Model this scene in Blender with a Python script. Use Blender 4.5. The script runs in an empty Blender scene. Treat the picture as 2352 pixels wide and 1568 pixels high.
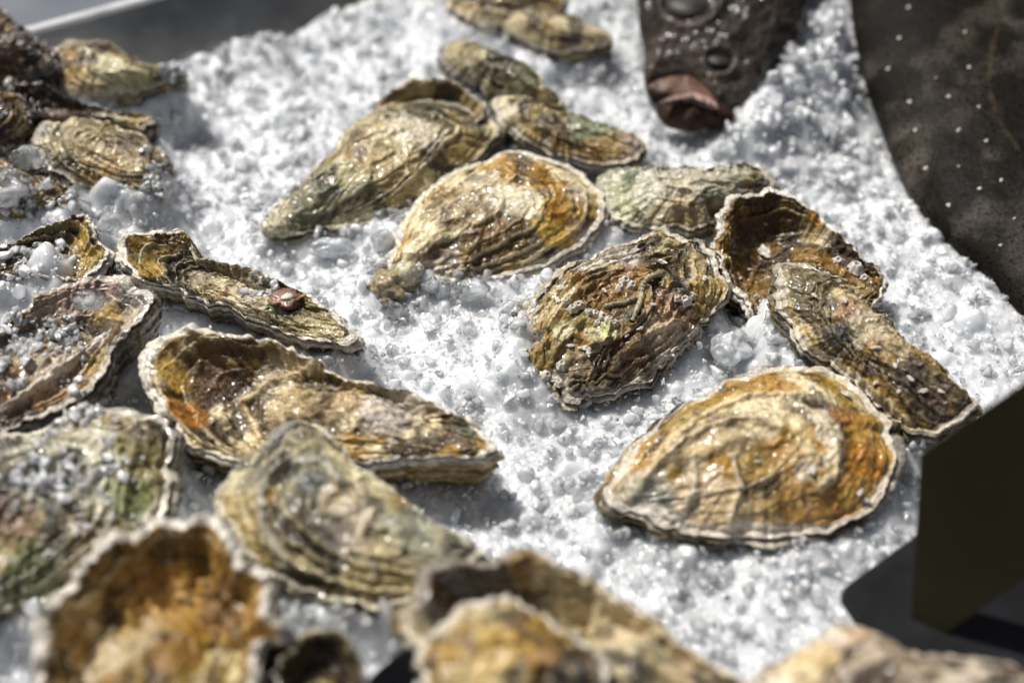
import bpy, math
import numpy as np
from mathutils import Vector, Matrix

# ------------------------------------------------------------------ camera, light, exposure
SC = bpy.context.scene
COL = SC.collection
CAM_H = 0.45
PITCH = math.radians(42)
FPX = 2352 * 50 / 36.0
cam_d = bpy.data.cameras.new('camera')
cam = bpy.data.objects.new('camera', cam_d); COL.objects.link(cam)
cam.location = (0, 0, CAM_H)
cam.rotation_euler = (math.radians(90) - PITCH, 0, 0)
cam_d.lens = 50; cam_d.sensor_width = 36
cam_d.clip_start = 0.02; cam_d.clip_end = 60
cam_d.dof.use_dof = True
cam_d.dof.focus_distance = 0.650
cam_d.dof.aperture_fstop = 3.5
cam_d.dof.aperture_blades = 0
SC.camera = cam

SUN_DIR = Vector((-0.46, 0.38, 1.0)).normalized()      # towards the sun
sun_d = bpy.data.lights.new('sun', 'SUN'); sun_d.energy = 4.9; sun_d.angle = math.radians(0.8)
sun_d.color = (1.0, 0.975, 0.94)
sun = bpy.data.objects.new('sun', sun_d); COL.objects.link(sun)
sun.location = (-1, 1, 2)
sun.rotation_euler = SUN_DIR.to_track_quat('Z', 'Y').to_euler()
world = bpy.data.worlds.new('World'); SC.world = world; world.use_nodes = True
wn = world.node_tree; wn.nodes.clear()
sky = wn.nodes.new('ShaderNodeTexSky'); sky.sky_type = 'NISHITA'; sky.sun_disc = False
sky.dust_density = 6.0; sky.air_density = 0.7; sky.ozone_density = 0.3
sky.sun_elevation = math.asin(SUN_DIR.z); sky.sun_rotation = math.atan2(SUN_DIR.x, SUN_DIR.y)
bgn = wn.nodes.new('ShaderNodeBackground'); bgn.inputs[1].default_value = 0.05
won = wn.nodes.new('ShaderNodeOutputWorld')
wn.links.new(sky.outputs[0], bgn.inputs[0]); wn.links.new(bgn.outputs[0], won.inputs[0])
SC.view_settings.view_transform = 'Standard'
SC.view_settings.look = 'None'
SC.view_settings.gamma = 1
SC.view_settings.use_curve_mapping = False
SC.view_settings.exposure = 0.0
SC.cycles.use_denoising = True
SC.cycles.max_bounces = 14
SC.cycles.transmission_bounces = 10
SC.cycles.diffuse_bounces = 5
SC.cycles.sample_clamp_indirect = 4.0
SC.cycles.caustics_reflective = False
SC.cycles.caustics_refractive = False

# ------------------------------------------------------------------ numpy noise
def _hash(ix, iy, iz, seed):
    h = (ix.astype(np.int64) * 374761393 + iy.astype(np.int64) * 668265263 + iz.astype(np.int64) * 2147483647 + seed * 144665) & 0xffffffff
    h = ((h ^ (h >> 13)) * 1274126177) & 0xffffffff
    h = ((h ^ (h >> 16)) * 2246822519) & 0xffffffff
    return ((h ^ (h >> 15)) & 0xffff).astype(np.float32) / 65535.0

def vnoise(P, seed=0):
    """value noise, P (...,3) -> -1..1"""
    P = np.asarray(P, np.float32)
    i = np.floor(P); fr = P - i; i = i.astype(np.int64)
    u = fr * fr * (3 - 2 * fr)
    out = 0
    for dx in (0, 1):
        wx = u[..., 0] if dx else 1 - u[..., 0]
        for dy in (0, 1):
            wy = u[..., 1] if dy else 1 - u[..., 1]
            for dz in (0, 1):
                wz = u[..., 2] if dz else 1 - u[..., 2]
                out = out + wx * wy * wz * _hash(i[..., 0] + dx, i[..., 1] + dy, i[..., 2] + dz, seed)
    return out * 2 - 1

def fbm(P, octs=4, seed=0, gain=0.5, lac=2.03):
    a = 1.0; s = 0; t = 0
    P = np.asarray(P, np.float32)
    for k in range(octs):
        s = s + a * vnoise(P + 17.3 * k, seed + k * 7); t += a
        a *= gain; P = P * lac
    return s / t * 1.5

def P3(a, b, c=0.0):
    a = np.asarray(a, np.float32); b = np.asarray(b, np.float32) + 0 * a
    return np.stack([a, b, np.zeros_like(a) + c], -1)

def sst(a, b, x):
    t = np.clip((x - a) / (b - a), 0, 1); return t * t * (3 - 2 * t)

def lerp(a, b, t):
    return a + (b - a) * t

# ------------------------------------------------------------------ picture -> place
FW = np.array([0, math.cos(PITCH), -math.sin(PITCH)])
UP = np.array([0, math.sin(PITCH), math.cos(PITCH)])
RT = np.array([1.0, 0, 0])
CP = np.array([0, 0, CAM_H])

def ray(x, y):
    return RT * ((x - 1176) / FPX) + UP * ((784 - y) / FPX) + FW

def on_z(x, y, z=0.0):
    d = ray(x, y); return CP + d * ((z - CAM_H) / d[2])

def on_plane(x, y, p0, n):
    d = ray(x, y); return CP + d * (((p0 - CP) @ n) / (d @ n))

def project(V):
    q = V - CP; zc = q @ FW
    return np.stack([1176 + FPX * (q @ RT) / zc, 784 - FPX * (q @ UP) / zc], -1)

# ------------------------------------------------------------------ mesh helpers
def mesh_obj(name, verts, faces, mat, parent=None, smooth=True, col=None, attrs=None, mats=None, midx=None):
    """faces: (n,4) or (n,3) int array, or a list of both"""
    me = bpy.data.meshes.new(name)
    verts = np.asarray(verts, np.float32).reshape(-1, 3)
    if not isinstance(faces, (list, tuple)):
        faces = [faces]
    faces = [np.asarray(f_, np.int32) for f_ in faces if len(f_)]
    loops = np.concatenate([f_.ravel() for f_ in faces])
    sizes = np.concatenate([np.full(len(f_), f_.shape[1], np.int32) for f_ in faces])
    starts = np.concatenate([[0], np.cumsum(sizes)[:-1]]).astype(np.int32)
    me.vertices.add(len(verts)); me.vertices.foreach_set('co', verts.ravel())
    me.loops.add(len(loops)); me.loops.foreach_set('vertex_index', loops)
    me.polygons.add(len(sizes)); me.polygons.foreach_set('loop_start', starts)
    try:
        me.polygons.foreach_set('loop_total', sizes)
    except Exception:
        pass
    me.polygons.foreach_set('use_smooth', np.full(len(sizes), bool(smooth)))
    for m in (mats or [mat]):
        me.materials.append(m)
    if midx is not None:
        me.polygons.foreach_set('material_index', np.asarray(midx, np.int32))
    if col is not None:
        a = me.attributes.new('shell_colour', 'FLOAT_COLOR', 'POINT')
        c4 = np.ones((len(verts), 4), np.float32); c4[:, :3] = np.clip(col, 0, 1)
        a.data.foreach_set('color', c4.ravel())
    for k, v in (attrs or {}).items():
        a = me.attributes.new(k, 'FLOAT', 'POINT'); a.data.foreach_set('value', np.asarray(v, np.float32).ravel())
    me.update(calc_edges=True); me.validate()
    o = bpy.data.objects.new(name, me); COL.objects.link(o)
    if parent is not None:
        o.parent = parent
    return o

def grid_faces(nr, ns, closed=True, base=0):
    """rings nr x ns"""
    j = np.arange(nr - 1)[:, None]
    i = np.arange(ns if closed else ns - 1)[None, :]
    i2 = (i + 1) % ns
    a = j * ns + i; b = j * ns + i2; c = (j + 1) * ns + i2; d = (j + 1) * ns + i
    return np.stack([a, b, c, d], -1).reshape(-1, 4) + base

def empty(name, loc):
    o = bpy.data.objects.new(name, None); o.empty_display_size = 0.02
    o.location = tuple(float(v) for v in loc); COL.objects.link(o); return o

def tag(o, label=None, cat=None, group=None, kind=None):
    for k, v in (('label', label), ('category', cat), ('group', group), ('kind', kind)):
        if v: o[k] = v
    return o

def box_mesh(x0, x1, y0, y1, z0, z1):
    v = np.array([[x, y, z] for z in (z0, z1) for y in (y0, y1) for x in (x0, x1)], float)
    f_ = np.array([[0, 2, 3, 1], [4, 5, 7, 6], [0, 1, 5, 4], [2, 6, 7, 3], [0, 4, 6, 2], [1, 3, 7, 5]])
    return v, f_

def bevel(o, w, seg=3):
    m = o.modifiers.new('bevel', 'BEVEL'); m.width = w; m.segments = seg; m.limit_method = 'ANGLE'
    return o

def ico(sub):
    t = (1 + 5 ** .5) / 2
    v = [(-1, t, 0), (1, t, 0), (-1, -t, 0), (1, -t, 0), (0, -1, t), (0, 1, t), (0, -1, -t), (0, 1, -t), (t, 0, -1), (t, 0, 1), (-t, 0, -1), (-t, 0, 1)]
    f_ = [(0, 11, 5), (0, 5, 1), (0, 1, 7), (0, 7, 10), (0, 10, 11), (1, 5, 9), (5, 11, 4), (11, 10, 2), (10, 7, 6), (7, 1, 8), (3, 9, 4), (3, 4, 2), (3, 2, 6), (3, 6, 8), (3, 8, 9), (4, 9, 5), (2, 4, 11), (6, 2, 10), (8, 6, 7), (9, 8, 1)]
    v = [np.array(p) / np.linalg.norm(p) for p in v]
    for _ in range(sub):
        nf = []; mid = {}
        def m(a, b):
            k = (min(a, b), max(a, b))
            if k not in mid:
                p = v[a] + v[b]; v.append(p / np.linalg.norm(p)); mid[k] = len(v) - 1
            return mid[k]
        for a, b, c in f_:
            x, y, z = m(a, b), m(b, c), m(c, a)
            nf += [(a, x, z), (b, y, x), (c, z, y), (x, y, z)]
        f_ = nf
    return np.array(v, np.float32), np.array(f_, np.int32)

# ------------------------------------------------------------------ materials
def new_mat(name):
    m = bpy.data.materials.new(name); m.use_nodes = True
    nt = m.node_tree; nt.nodes.clear()
    out = nt.nodes.new('ShaderNodeOutputMaterial')
    return m, nt, out

def N(nt, typ, **kw):
    n = nt.nodes.new(typ)
    for k, v in kw.items():
        if k.startswith('_'):
            setattr(n, k[1:], v)
        else:
            n.inputs[k.replace('__', ' ')].default_value = v
    return n

def noise_node(nt, scale, detail=4, rough=0.55, coord=None):
    n = nt.nodes.new('ShaderNodeTexNoise'); n.inputs['Scale'].default_value = scale
    n.inputs['Detail'].default_value = detail; n.inputs['Roughness'].default_value = rough
    if coord is not None: nt.links.new(coord, n.inputs['Vector'])
    return n

def ramp(nt, fac, stops):
    r = nt.nodes.new('ShaderNodeValToRGB'); e = r.color_ramp.elements
    while len(e) < len(stops): e.new(0.5)
    for q, (p, c) in zip(e, stops):
        q.position = p; q.color = (*c, 1) if len(c) == 3 else c
    nt.links.new(fac, r.inputs[0]); return r

def shell_material():
    m, nt, out = new_mat('wet_oyster_shell')
    L = nt.links.new
    b = nt.nodes.new('ShaderNodeBsdfPrincipled')
    at = nt.nodes.new('ShaderNodeAttribute'); at.attribute_name = 'shell_colour'
    tc = nt.nodes.new('ShaderNodeTexCoord')
    n1 = noise_node(nt, 420, 5, 0.65, tc.outputs['Object'])
    n2 = noise_node(nt, 1500, 3, 0.6, tc.outputs['Object'])
    r1 = ramp(nt, n1.outputs['Fac'], [(0.32, (0.16, 0.14, 0.11)), (0.47, (0.85, 0.85, 0.85)), (0.68, (1.6, 1.56, 1.46))])
    mx = nt.nodes.new('ShaderNodeMix'); mx.data_type = 'RGBA'; mx.blend_type = 'MULTIPLY'; mx.inputs[0].default_value = 0.6
    L(at.outputs['Color'], mx.inputs[6]); L(r1.outputs[0], mx.inputs[7])
    # tiny pale and dark grit
    v = nt.nodes.new('ShaderNodeTexVoronoi'); v.inputs['Scale'].default_value = 520; L(tc.outputs['Object'], v.inputs['Vector'])
    r2 = ramp(nt, v.outputs['Distance'], [(0.05, (1, 1, 1)), (0.20, (0, 0, 0))])
    n3 = noise_node(nt, 90, 2, 0.5, tc.outputs['Object'])
    r3 = ramp(nt, n3.outputs['Fac'], [(0.52, (0, 0, 0)), (0.66, (1, 1, 1))])
    mm = nt.nodes.new('ShaderNodeMath'); mm.operation = 'MULTIPLY'; L(r2.outputs[0], mm.inputs[0]); L(r3.outputs[0], mm.inputs[1])
    mx2 = nt.nodes.new('ShaderNodeMix'); mx2.data_type = 'RGBA'; L(mm.outputs[0], mx2.inputs[0])
    L(mx.outputs[2], mx2.inputs[6]); mx2.inputs[7].default_value = (0.55, 0.50, 0.42, 1)
    L(mx2.outputs[2], b.inputs['Base Color'])
    rr = ramp(nt, n1.outputs['Fac'], [(0.35, (0.14, 0.14, 0.14)), (0.65, (0.34, 0.34, 0.34))])
    L(rr.outputs[0], b.inputs['Roughness'])
    b.inputs['Specular IOR Level'].default_value = 0.35
    b.inputs['Coat Weight'].default_value = 1.0; b.inputs['Coat Roughness'].default_value = 0.13; b.inputs['Coat IOR'].default_value = 1.33
    bp = nt.nodes.new('ShaderNodeBump'); bp.inputs['Strength'].default_value = 0.9; bp.inputs['Distance'].default_value = 0.0013
    L(n1.outputs['Fac'], bp.inputs['Height'])
    bp2 = nt.nodes.new('ShaderNodeBump'); bp2.inputs['Strength'].default_value = 0.5; bp2.inputs['Distance'].default_value = 0.0004
    L(n2.outputs['Fac'], bp2.inputs['Height']); L(bp.outputs[0], bp2.inputs['Normal'])
    L(bp2.outputs[0], b.inputs['Normal'])
    n5 = noise_node(nt, 330, 1.0, 0.4, tc.outputs['Object'])
    bp5 = nt.nodes.new('ShaderNodeBump'); bp5.inputs['Strength'].default_value = 0.7; bp5.inputs['Distance'].default_value = 0.0010
    L(n5.outputs['Fac'], bp5.inputs['Height']); L(bp5.outputs[0], b.inputs['Coat Normal'])
    L(b.outputs[0], out.inputs[0])
    return m

def ice_material(name, white, glass, thru, sss, lo_c=0.78, hi_c=0.90):
    """ice: bubbly ice scatters light inside, clear ice refracts it and lets part of it straight through"""
    m, nt, out = new_mat(name)
    L = nt.links.new
    tc = nt.nodes.new('ShaderNodeTexCoord')
    n1 = noise_node(nt, 480, 1.5, 0.5, tc.outputs['Object'])
    n2 = noise_node(nt, 60, 4, 0.6, tc.outputs['Object'])
    bp = nt.nodes.new('ShaderNodeBump'); bp.inputs['Strength'].default_value = 1.0; bp.inputs['Distance'].default_value = 0.0013
    L(n1.outputs['Fac'], bp.inputs['Height'])
    pr = nt.nodes.new('ShaderNodeBsdfPrincipled')
    cr = ramp(nt, n2.outputs['Fac'], [(0.34, (lo_c * 0.955, lo_c * 0.995, lo_c * 1.025)), (0.64, (hi_c * 0.965, hi_c * 0.995, hi_c * 1.018))])
    L(cr.outputs[0], pr.inputs['Base Color'])
    pr.inputs['Roughness'].default_value = 0.5
    pr.inputs['IOR'].default_value = 1.31
    pr.inputs['Coat Weight'].default_value = 1.0; pr.inputs['Coat IOR'].default_value = 1.55; pr.inputs['Coat Roughness'].default_value = 0.11
    L(bp.outputs[0], pr.inputs['Coat Normal'])
    pr.inputs['Subsurface Weight'].default_value = 1.0
    pr.inputs['Subsurface Radius'].default_value = (1.0, 1.05, 1.1)
    pr.inputs['Subsurface Scale'].default_value = sss
    if white >= 1:
        L(pr.outputs[0], out.inputs[0])
        return m
    gl = nt.nodes.new('ShaderNodeBsdfRefraction'); gl.inputs['IOR'].default_value = 1.25; gl.inputs['Roughness'].default_value = 0.02
    gl.inputs['Color'].default_value = (0.98, 0.99, 1, 1)
    L(bp.outputs[0], gl.inputs['Normal'])
    tr = nt.nodes.new('ShaderNodeBsdfTransparent')
    m1 = nt.nodes.new('ShaderNodeMixShader'); m1.inputs[0].default_value = thru / (thru + glass)
    L(gl.outputs[0], m1.inputs[1]); L(tr.outputs[0], m1.inputs[2])
    lo, hi = max(white - .22, 0), min(white + .22, 1)
    r = ramp(nt, n2.outputs['Fac'], [(0.42, (lo,) * 3), (0.60, (hi,) * 3)])
    m2 = nt.nodes.new('ShaderNodeMixShader'); L(r.outputs[0], m2.inputs[0])
    L(m1.outputs[0], m2.inputs[1]); L(pr.outputs[0], m2.inputs[2])
    fr = nt.nodes.new('ShaderNodeFresnel'); fr.inputs['IOR'].default_value = 1.36; L(bp.outputs[0], fr.inputs['Normal'])
    gs = nt.nodes.new('ShaderNodeBsdfGlossy'); gs.inputs['Roughness'].default_value = 0.13; L(bp.outputs[0], gs.inputs['Normal'])
    m3 = nt.nodes.new('ShaderNodeMixShader'); L(fr.outputs[0], m3.inputs[0]); L(m2.outputs[0], m3.inputs[1]); L(gs.outputs[0], m3.inputs[2])
    L(m3.outputs[0], out.inputs[0])
    return m

def metal_material():
    m, nt, out = new_mat('brushed_steel'); L = nt.links.new
    b = nt.nodes.new('ShaderNodeBsdfPrincipled'); b.inputs['Metallic'].default_value = 1.0
    tc = nt.nodes.new('ShaderNodeTexCoord')
    mp = nt.nodes.new('ShaderNodeMapping'); mp.inputs['Scale'].default_value = (2, 60, 60); L(tc.outputs['Object'], mp.inputs[0])
    n = noise_node(nt, 8, 5, 0.6, mp.outputs[0])
    n2 = noise_node(nt, 14, 3, 0.6, tc.outputs['Object'])
    c = ramp(nt, n2.outputs['Fac'], [(0.35, (0.30, 0.29, 0.26)), (0.65, (0.62, 0.60, 0.54))]); L(c.outputs[0], b.inputs['Base Color'])
    r = ramp(nt, n.outputs['Fac'], [(0.3, (0.42,) * 3), (0.7, (0.58,) * 3)]); L(r.outputs[0], b.inputs['Roughness'])
    bp = nt.nodes.new('ShaderNodeBump'); bp.inputs['Strength'].default_value = 0.15; bp.inputs['Distance'].default_value = 0.0005
    L(n.outputs['Fac'], bp.inputs['Height']); L(bp.outputs[0], b.inputs['Normal'])
    L(b.outputs[0], out.inputs[0]); return m

def plain_material(name, c0, c1, scale, rough, bump=0.0, spec=0.5):
    m, nt, out = new_mat(name); L = nt.links.new
    b = nt.nodes.new('ShaderNodeBsdfPrincipled')
    tc = nt.nodes.new('ShaderNodeTexCoord')
    n = noise_node(nt, scale, 5, 0.6, tc.outputs['Object'])
    c = ramp(nt, n.outputs['Fac'], [(0.35, c0), (0.65, c1)]); L(c.outputs[0], b.inputs['Base Color'])
    b.inputs['Roughness'].default_value = rough; b.inputs['Specular IOR Level'].default_value = spec
    if bump:
        bp = nt.nodes.new('ShaderNodeBump'); bp.inputs['Strength'].default_value = 0.6; bp.inputs['Distance'].default_value = bump
        L(n.outputs['Fac'], bp.inputs['Height']); L(bp.outputs[0], b.inputs['Normal'])
    L(b.outputs[0], out.inputs[0]); return m

def fish_material(name, coat, crough):
    m, nt, out = new_mat(name); L = nt.links.new
    b = nt.nodes.new('ShaderNodeBsdfPrincipled')
    at = nt.nodes.new('ShaderNodeAttribute'); at.attribute_name = 'shell_colour'
    tc = nt.nodes.new('ShaderNodeTexCoord')
    n = noise_node(nt, 700, 3, 0.7, tc.outputs['Object'])
    r1 = ramp(nt, n.outputs['Fac'], [(0.38, (0.45, 0.42, 0.40)), (0.62, (1.6, 1.6, 1.6))])
    v = nt.nodes.new('ShaderNodeTexVoronoi'); v.inputs['Scale'].default_value = 260; L(tc.outputs['Object'], v.inputs['Vector'])
    r2 = ramp(nt, v.outputs['Distance'], [(0.16, (0.10, 0.09, 0.08)), (0.34, (1.15, 1.15, 1.15))])
    mx = nt.nodes.new('ShaderNodeMix'); mx.data_type = 'RGBA'; mx.blend_type = 'MULTIPLY'; mx.inputs[0].default_value = 1
    L(at.outputs['Color'], mx.inputs[6]); L(r1.outputs[0], mx.inputs[7])
    mx2 = nt.nodes.new('ShaderNodeMix'); mx2.data_type = 'RGBA'; mx2.blend_type = 'MULTIPLY'; mx2.inputs[0].default_value = 0.9
    L(mx.outputs[2], mx2.inputs[6]); L(r2.outputs[0], mx2.inputs[7])
    L(mx2.outputs[2], b.inputs['Base Color'])
    b.inputs['Roughness'].default_value = 0.55
    b.inputs['Specular IOR Level'].default_value = 0.05
    b.inputs['Coat Weight'].default_value = coat; b.inputs['Coat Roughness'].default_value = crough
    n7 = noise_node(nt, 260, 1.5, 0.5, tc.outputs['Object'])
    bp7 = nt.nodes.new('ShaderNodeBump'); bp7.inputs['Strength'].default_value = 0.6; bp7.inputs['Distance'].default_value = 0.0014
    L(n7.outputs['Fac'], bp7.inputs['Height']); L(bp7.outputs[0], b.inputs['Coat Normal']); b.inputs['Coat IOR'].default_value = 1.33
    bp = nt.nodes.new('ShaderNodeBump'); bp.inputs['Strength'].default_value = 0.5; bp.inputs['Distance'].default_value = 0.0007
    L(n.outputs['Fac'], bp.inputs['Height']); L(bp.outputs[0], b.inputs['Normal'])
    L(b.outputs[0], out.inputs[0]); return m

M_SHELL = shell_material()
M_BED = ice_material('packed_crushed_ice', 1, 0, 0, 0.014, 0.58, 0.68)
M_CHIP = ice_material('ice_granules', 0.56, 0.25, 0.75, 0.0030, 0.76, 0.88)
M_SLUSH = ice_material('slushy_ice', 0.60, 0.25, 0.75, 0.0014, 0.85, 0.95)
M_CLEAR = ice_material('clear_ice', 0.22, 0.55, 0.45, 0.004, 0.8, 0.92)
M_METAL = metal_material()
M_FISH = fish_material('turbot_skin', 0.02, 0.3)
M_HEAD = fish_material('slimy_fish_head', 0.8, 0.17)
M_BOARD = plain_material('dark_olive_card', (0.016, 0.013, 0.004), (0.022, 0.018, 0.006), 30, 0.6, spec=0.2)
M_PLASTIC = plain_material('black_plastic', (0.004, 0.0045, 0.005), (0.012, 0.0135, 0.016), 40, 0.6, spec=0.15)
M_GREY = plain_material('blue_grey_counter', (0.07, 0.085, 0.11), (0.13, 0.145, 0.17), 9, 0.6)
M_DEBRIS = plain_material('dark_debris', (0.03, 0.022, 0.012), (0.12, 0.09, 0.05), 300, 0.6)
M_BARN = plain_material('pale_barnacle', (0.42, 0.38, 0.32), (0.66, 0.62, 0.54), 700, 0.5, 0.0006)
M_WEED = plain_material('green_weed', (0.03, 0.09, 0.02), (0.07, 0.16, 0.04), 400, 0.35)
M_EYE = plain_material('fish_eye', (0.006, 0.006, 0.006), (0.040, 0.034, 0.028), 60, 0.5, spec=0.3)
M_MOUTH = plain_material('fish_mouth', (0.045, 0.018, 0.010), (0.16, 0.080, 0.050), 70, 0.5, 0.0005, spec=0.3)

# ------------------------------------------------------------------ the setting: counter, tray, ice
WA = on_z(430, 155); WB = on_z(950, 0)
WD = (WB - WA) / np.linalg.norm(WB - WA)            # along the tray wall
WN = np.array([WD[1], -WD[0], 0.0])                 # towards the ice

def gauss(X, Y, px, py, s, a, z=0.0):
    c = on_z(px, py, z); return a * np.exp(-((X - c[0]) ** 2 + (Y - c[1]) ** 2) / (2 * s * s))

BANK = None
def ice_z(X, Y):
    X = np.asarray(X, np.float64); Y = np.asarray(Y, np.float64)
    z = 0.0075 * fbm(P3(X * 17, Y * 17), 3, 5) + 0.0022 * fbm(P3(X * 60, Y * 60), 2, 9)
    z = z + gauss(X, Y, 1900, 110, 0.024, 0.034) + gauss(X, Y, 1840, 190, 0.018, 0.016) + gauss(X, Y, 1770, 270, 0.016, 0.018) + gauss(X, Y, 1690, 330, 0.015, 0.006)
    z = z + gauss(X, Y, 120, 600, 0.03, 0.012) + gauss(X, Y, 60, 860, 0.03, 0.010)
    z = z + gauss(X, Y, 1010, 800, 0.035, 0.004) + gauss(X, Y, 1300, 420, 0.02, -0.006)
    if BANK is not None:                                  # ice banked up against the shells that lie in it
        gx = np.clip((X + 0.5) / 0.004, 0, BANK.shape[1] - 1.001); gy = np.clip((Y - 0.1) / 0.004, 0, BANK.shape[0] - 1.001)
        ix = gx.astype(int); iy = gy.astype(int); fx = gx - ix; fy = gy - iy
        z = z + (BANK[iy, ix] * (1 - fx) + BANK[iy, ix + 1] * fx) * (1 - fy) + (BANK[iy + 1, ix] * (1 - fx) + BANK[iy + 1, ix + 1] * fx) * fy
        lump_ = 1 + 0.30 * fbm(P3(X * 70, Y * 70), 2, 71)
        z = np.maximum(z, lump_ * (gauss(X, Y, 90, 615, 0.020, 0.034, 0.03) + gauss(X, Y, 60, 820, 0.026, 0.038, 0.036) + gauss(X, Y, 612, 672, 0.0085, 0.029, 0.026) + gauss(X, Y, 40, 475, 0.011, 0.033, 0.03)))
        z = np.maximum(z, lump_ * np.maximum.reduce([gauss(X, Y, 1905, 20, 0.024, 0.040, 0.036), gauss(X, Y, 1872, 112, 0.020, 0.038, 0.035), gauss(X, Y, 1806, 205, 0.018, 0.033, 0.030), gauss(X, Y, 1735, 270, 0.014, 0.026, 0.023)]))
    return z

v, f_ = box_mesh(-3, 3, -1.5, 4, -0.16, -0.10)
tag(mesh_obj('counter', v, f_, M_GREY, smooth=False), kind='structure')

M_RIM = plain_material('sunlit_steel_edge', (0.42, 0.43, 0.44), (0.60, 0.61, 0.62), 60, 0.35)  # paler than the wall steel: sunlight on the rim put into its colour
def build_tray():
    """long steel wall of the display tray, folded over at the top"""
    t = empty('steel_tray', WA + np.array([0, 0, -0.07]))
    tag(t, 'brushed stainless steel tray wall with a bright folded rim behind the ice', 'tray')
    org = np.array(t.location)
    ztop = 0.037
    oT = float((on_z(225, 35, ztop) - WA) @ WN)              # the wall flares outwards
    k_ = oT / ztop
    sec = [(-0.075 * k_, -0.075), (oT, ztop - 0.001), (oT - 0.001, ztop), (oT - 0.0062, ztop), (oT - 0.0072, ztop - 0.001), (oT - 0.0072, ztop - 0.012), (oT - 0.0055, ztop - 0.012), (oT - 0.003, ztop - 0.004), (-0.075 * k_ - 0.003, -0.075)]
    s0, s1 = -0.62, 0.80
    V = []
    for s in np.linspace(s0, s1, 60):
        for o_, z in sec:
            V.append(WA + WD * s + WN * o_ + np.array([0, 0, z]) - org)
    ns = len(sec)
    mesh_obj('tray_wall', V, grid_faces(60, ns, True), M_METAL, t, smooth=False)  # wall
    V = []
    for s in np.linspace(s0, s1, 60):
        for o_, z in [(0.0004, ztop - 0.0012), (-0.0002, ztop + 0.0006), (-0.0020, ztop + 0.0016), (-0.0055, ztop + 0.0016), (-0.0076, ztop + 0.0006), (-0.0080, ztop - 0.0012)]:
            V.append(WA + WD * s + WN * (oT + o_) + np.array([0, 0, z]) - org)
    mesh_obj('folded_rim', V, grid_faces(60, 6, True), M_RIM, t, smooth=True)
    # floor of the tray under the ice
    c = [WA + WD * s0 + WN * 0.0005, WA + WD * s1 + WN * 0.0005, WA + WD * s1 + WN * 1.2, WA + WD * s0 + WN * 1.2]
    V = [p + np.array([0, 0, z]) - org for z in (-0.075, -0.073) for p in c]
    F = np.array([[3, 2, 1, 0], [4, 5, 6, 7], [0, 1, 5, 4], [1, 2, 6, 5], [2, 3, 7, 6], [3, 0, 4, 7]])
    mesh_obj('tray_floor', V, F, M_METAL, t, smooth=False)
    return t
build_tray()

rng = np.random.default_rng(7)

# ------------------------------------------------------------------ oysters
PAL = {   # dark, mid, light, amber accent, blotch
    'tan':   ((0.060, 0.036, 0.013), (0.36, 0.255, 0.105), (0.68, 0.59, 0.38), (0.38, 0.22, 0.045), (0.05, 0.042, 0.036)),
    'gold':  ((0.075, 0.040, 0.010), (0.46, 0.310, 0.095), (0.78, 0.68, 0.45), (0.44, 0.24, 0.035), (0.10, 0.060, 0.030)),
    'olive': ((0.040, 0.030, 0.012), (0.30, 0.240, 0.095), (0.62, 0.56, 0.36), (0.32, 0.20, 0.045), (0.045, 0.048, 0.042)),
    'grey':  ((0.050, 0.046, 0.030), (0.24, 0.220, 0.145), (0.56, 0.54, 0.42), (0.28, 0.20, 0.070), (0.055, 0.062, 0.055)),
    'green': ((0.060, 0.050, 0.025), (0.36, 0.340, 0.190), (0.66, 0.65, 0.48), (0.32, 0.24, 0.090), (0.12, 0.16, 0.070)),
    'dark':  ((0.022, 0.016, 0.012), (0.090, 0.062, 0.040), (0.30, 0.25, 0.19), (0.13, 0.07, 0.030), (0.035, 0.038, 0.045)),
    'brown': ((0.030, 0.016, 0.006), (0.17, 0.110, 0.038), (0.50, 0.41, 0.22), (0.26, 0.14, 0.028), (0.03, 0.026, 0.022)),
    'pink':  ((0.090, 0.060, 0.038), (0.42, 0.320, 0.220), (0.68, 0.60, 0.48), (0.40, 0.24, 0.090), (0.10, 0.075, 0.065)),
}
def _sat(c, f, g):
    c = np.array(c); m = c.mean(); return np.clip(m + (c - m) * f, 0.002, 1) * g
PAL = {k: (_sat(v[0], 1.2, 0.42), _sat(v[1], 1.28, 0.62), _sat(v[2], 1.15, 1.0), _sat(v[3], 1.12, 0.85), _sat(v[4], 1, 0.55)) for k, v in PAL.items()}

def catmull(pts, n):
    pts = np.asarray(pts, float); m = len(pts); out = []
    for i in range(m):
        p0, p1, p2, p3 = pts[i - 1], pts[i], pts[(i + 1) % m], pts[(i + 2) % m]
        t = np.linspace(0, 1, 24, endpoint=False)[:, None]
        out.append(0.5 * ((2 * p1) + (-p0 + p2) * t + (2 * p0 - 5 * p1 + 4 * p2 - p3) * t ** 2 + (-p0 + 3 * p1 - 3 * p2 + p3) * t ** 3))
    q = np.concatenate(out); q2 = np.vstack([q, q[:1]])
    L = np.concatenate([[0], np.cumsum(np.linalg.norm(np.diff(q2, axis=0), axis=1))])
    s = np.linspace(0, L[-1], n, endpoint=False)
    return np.stack([np.interp(s, L, q2[:, k]) for k in range(2)], 1)

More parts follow.
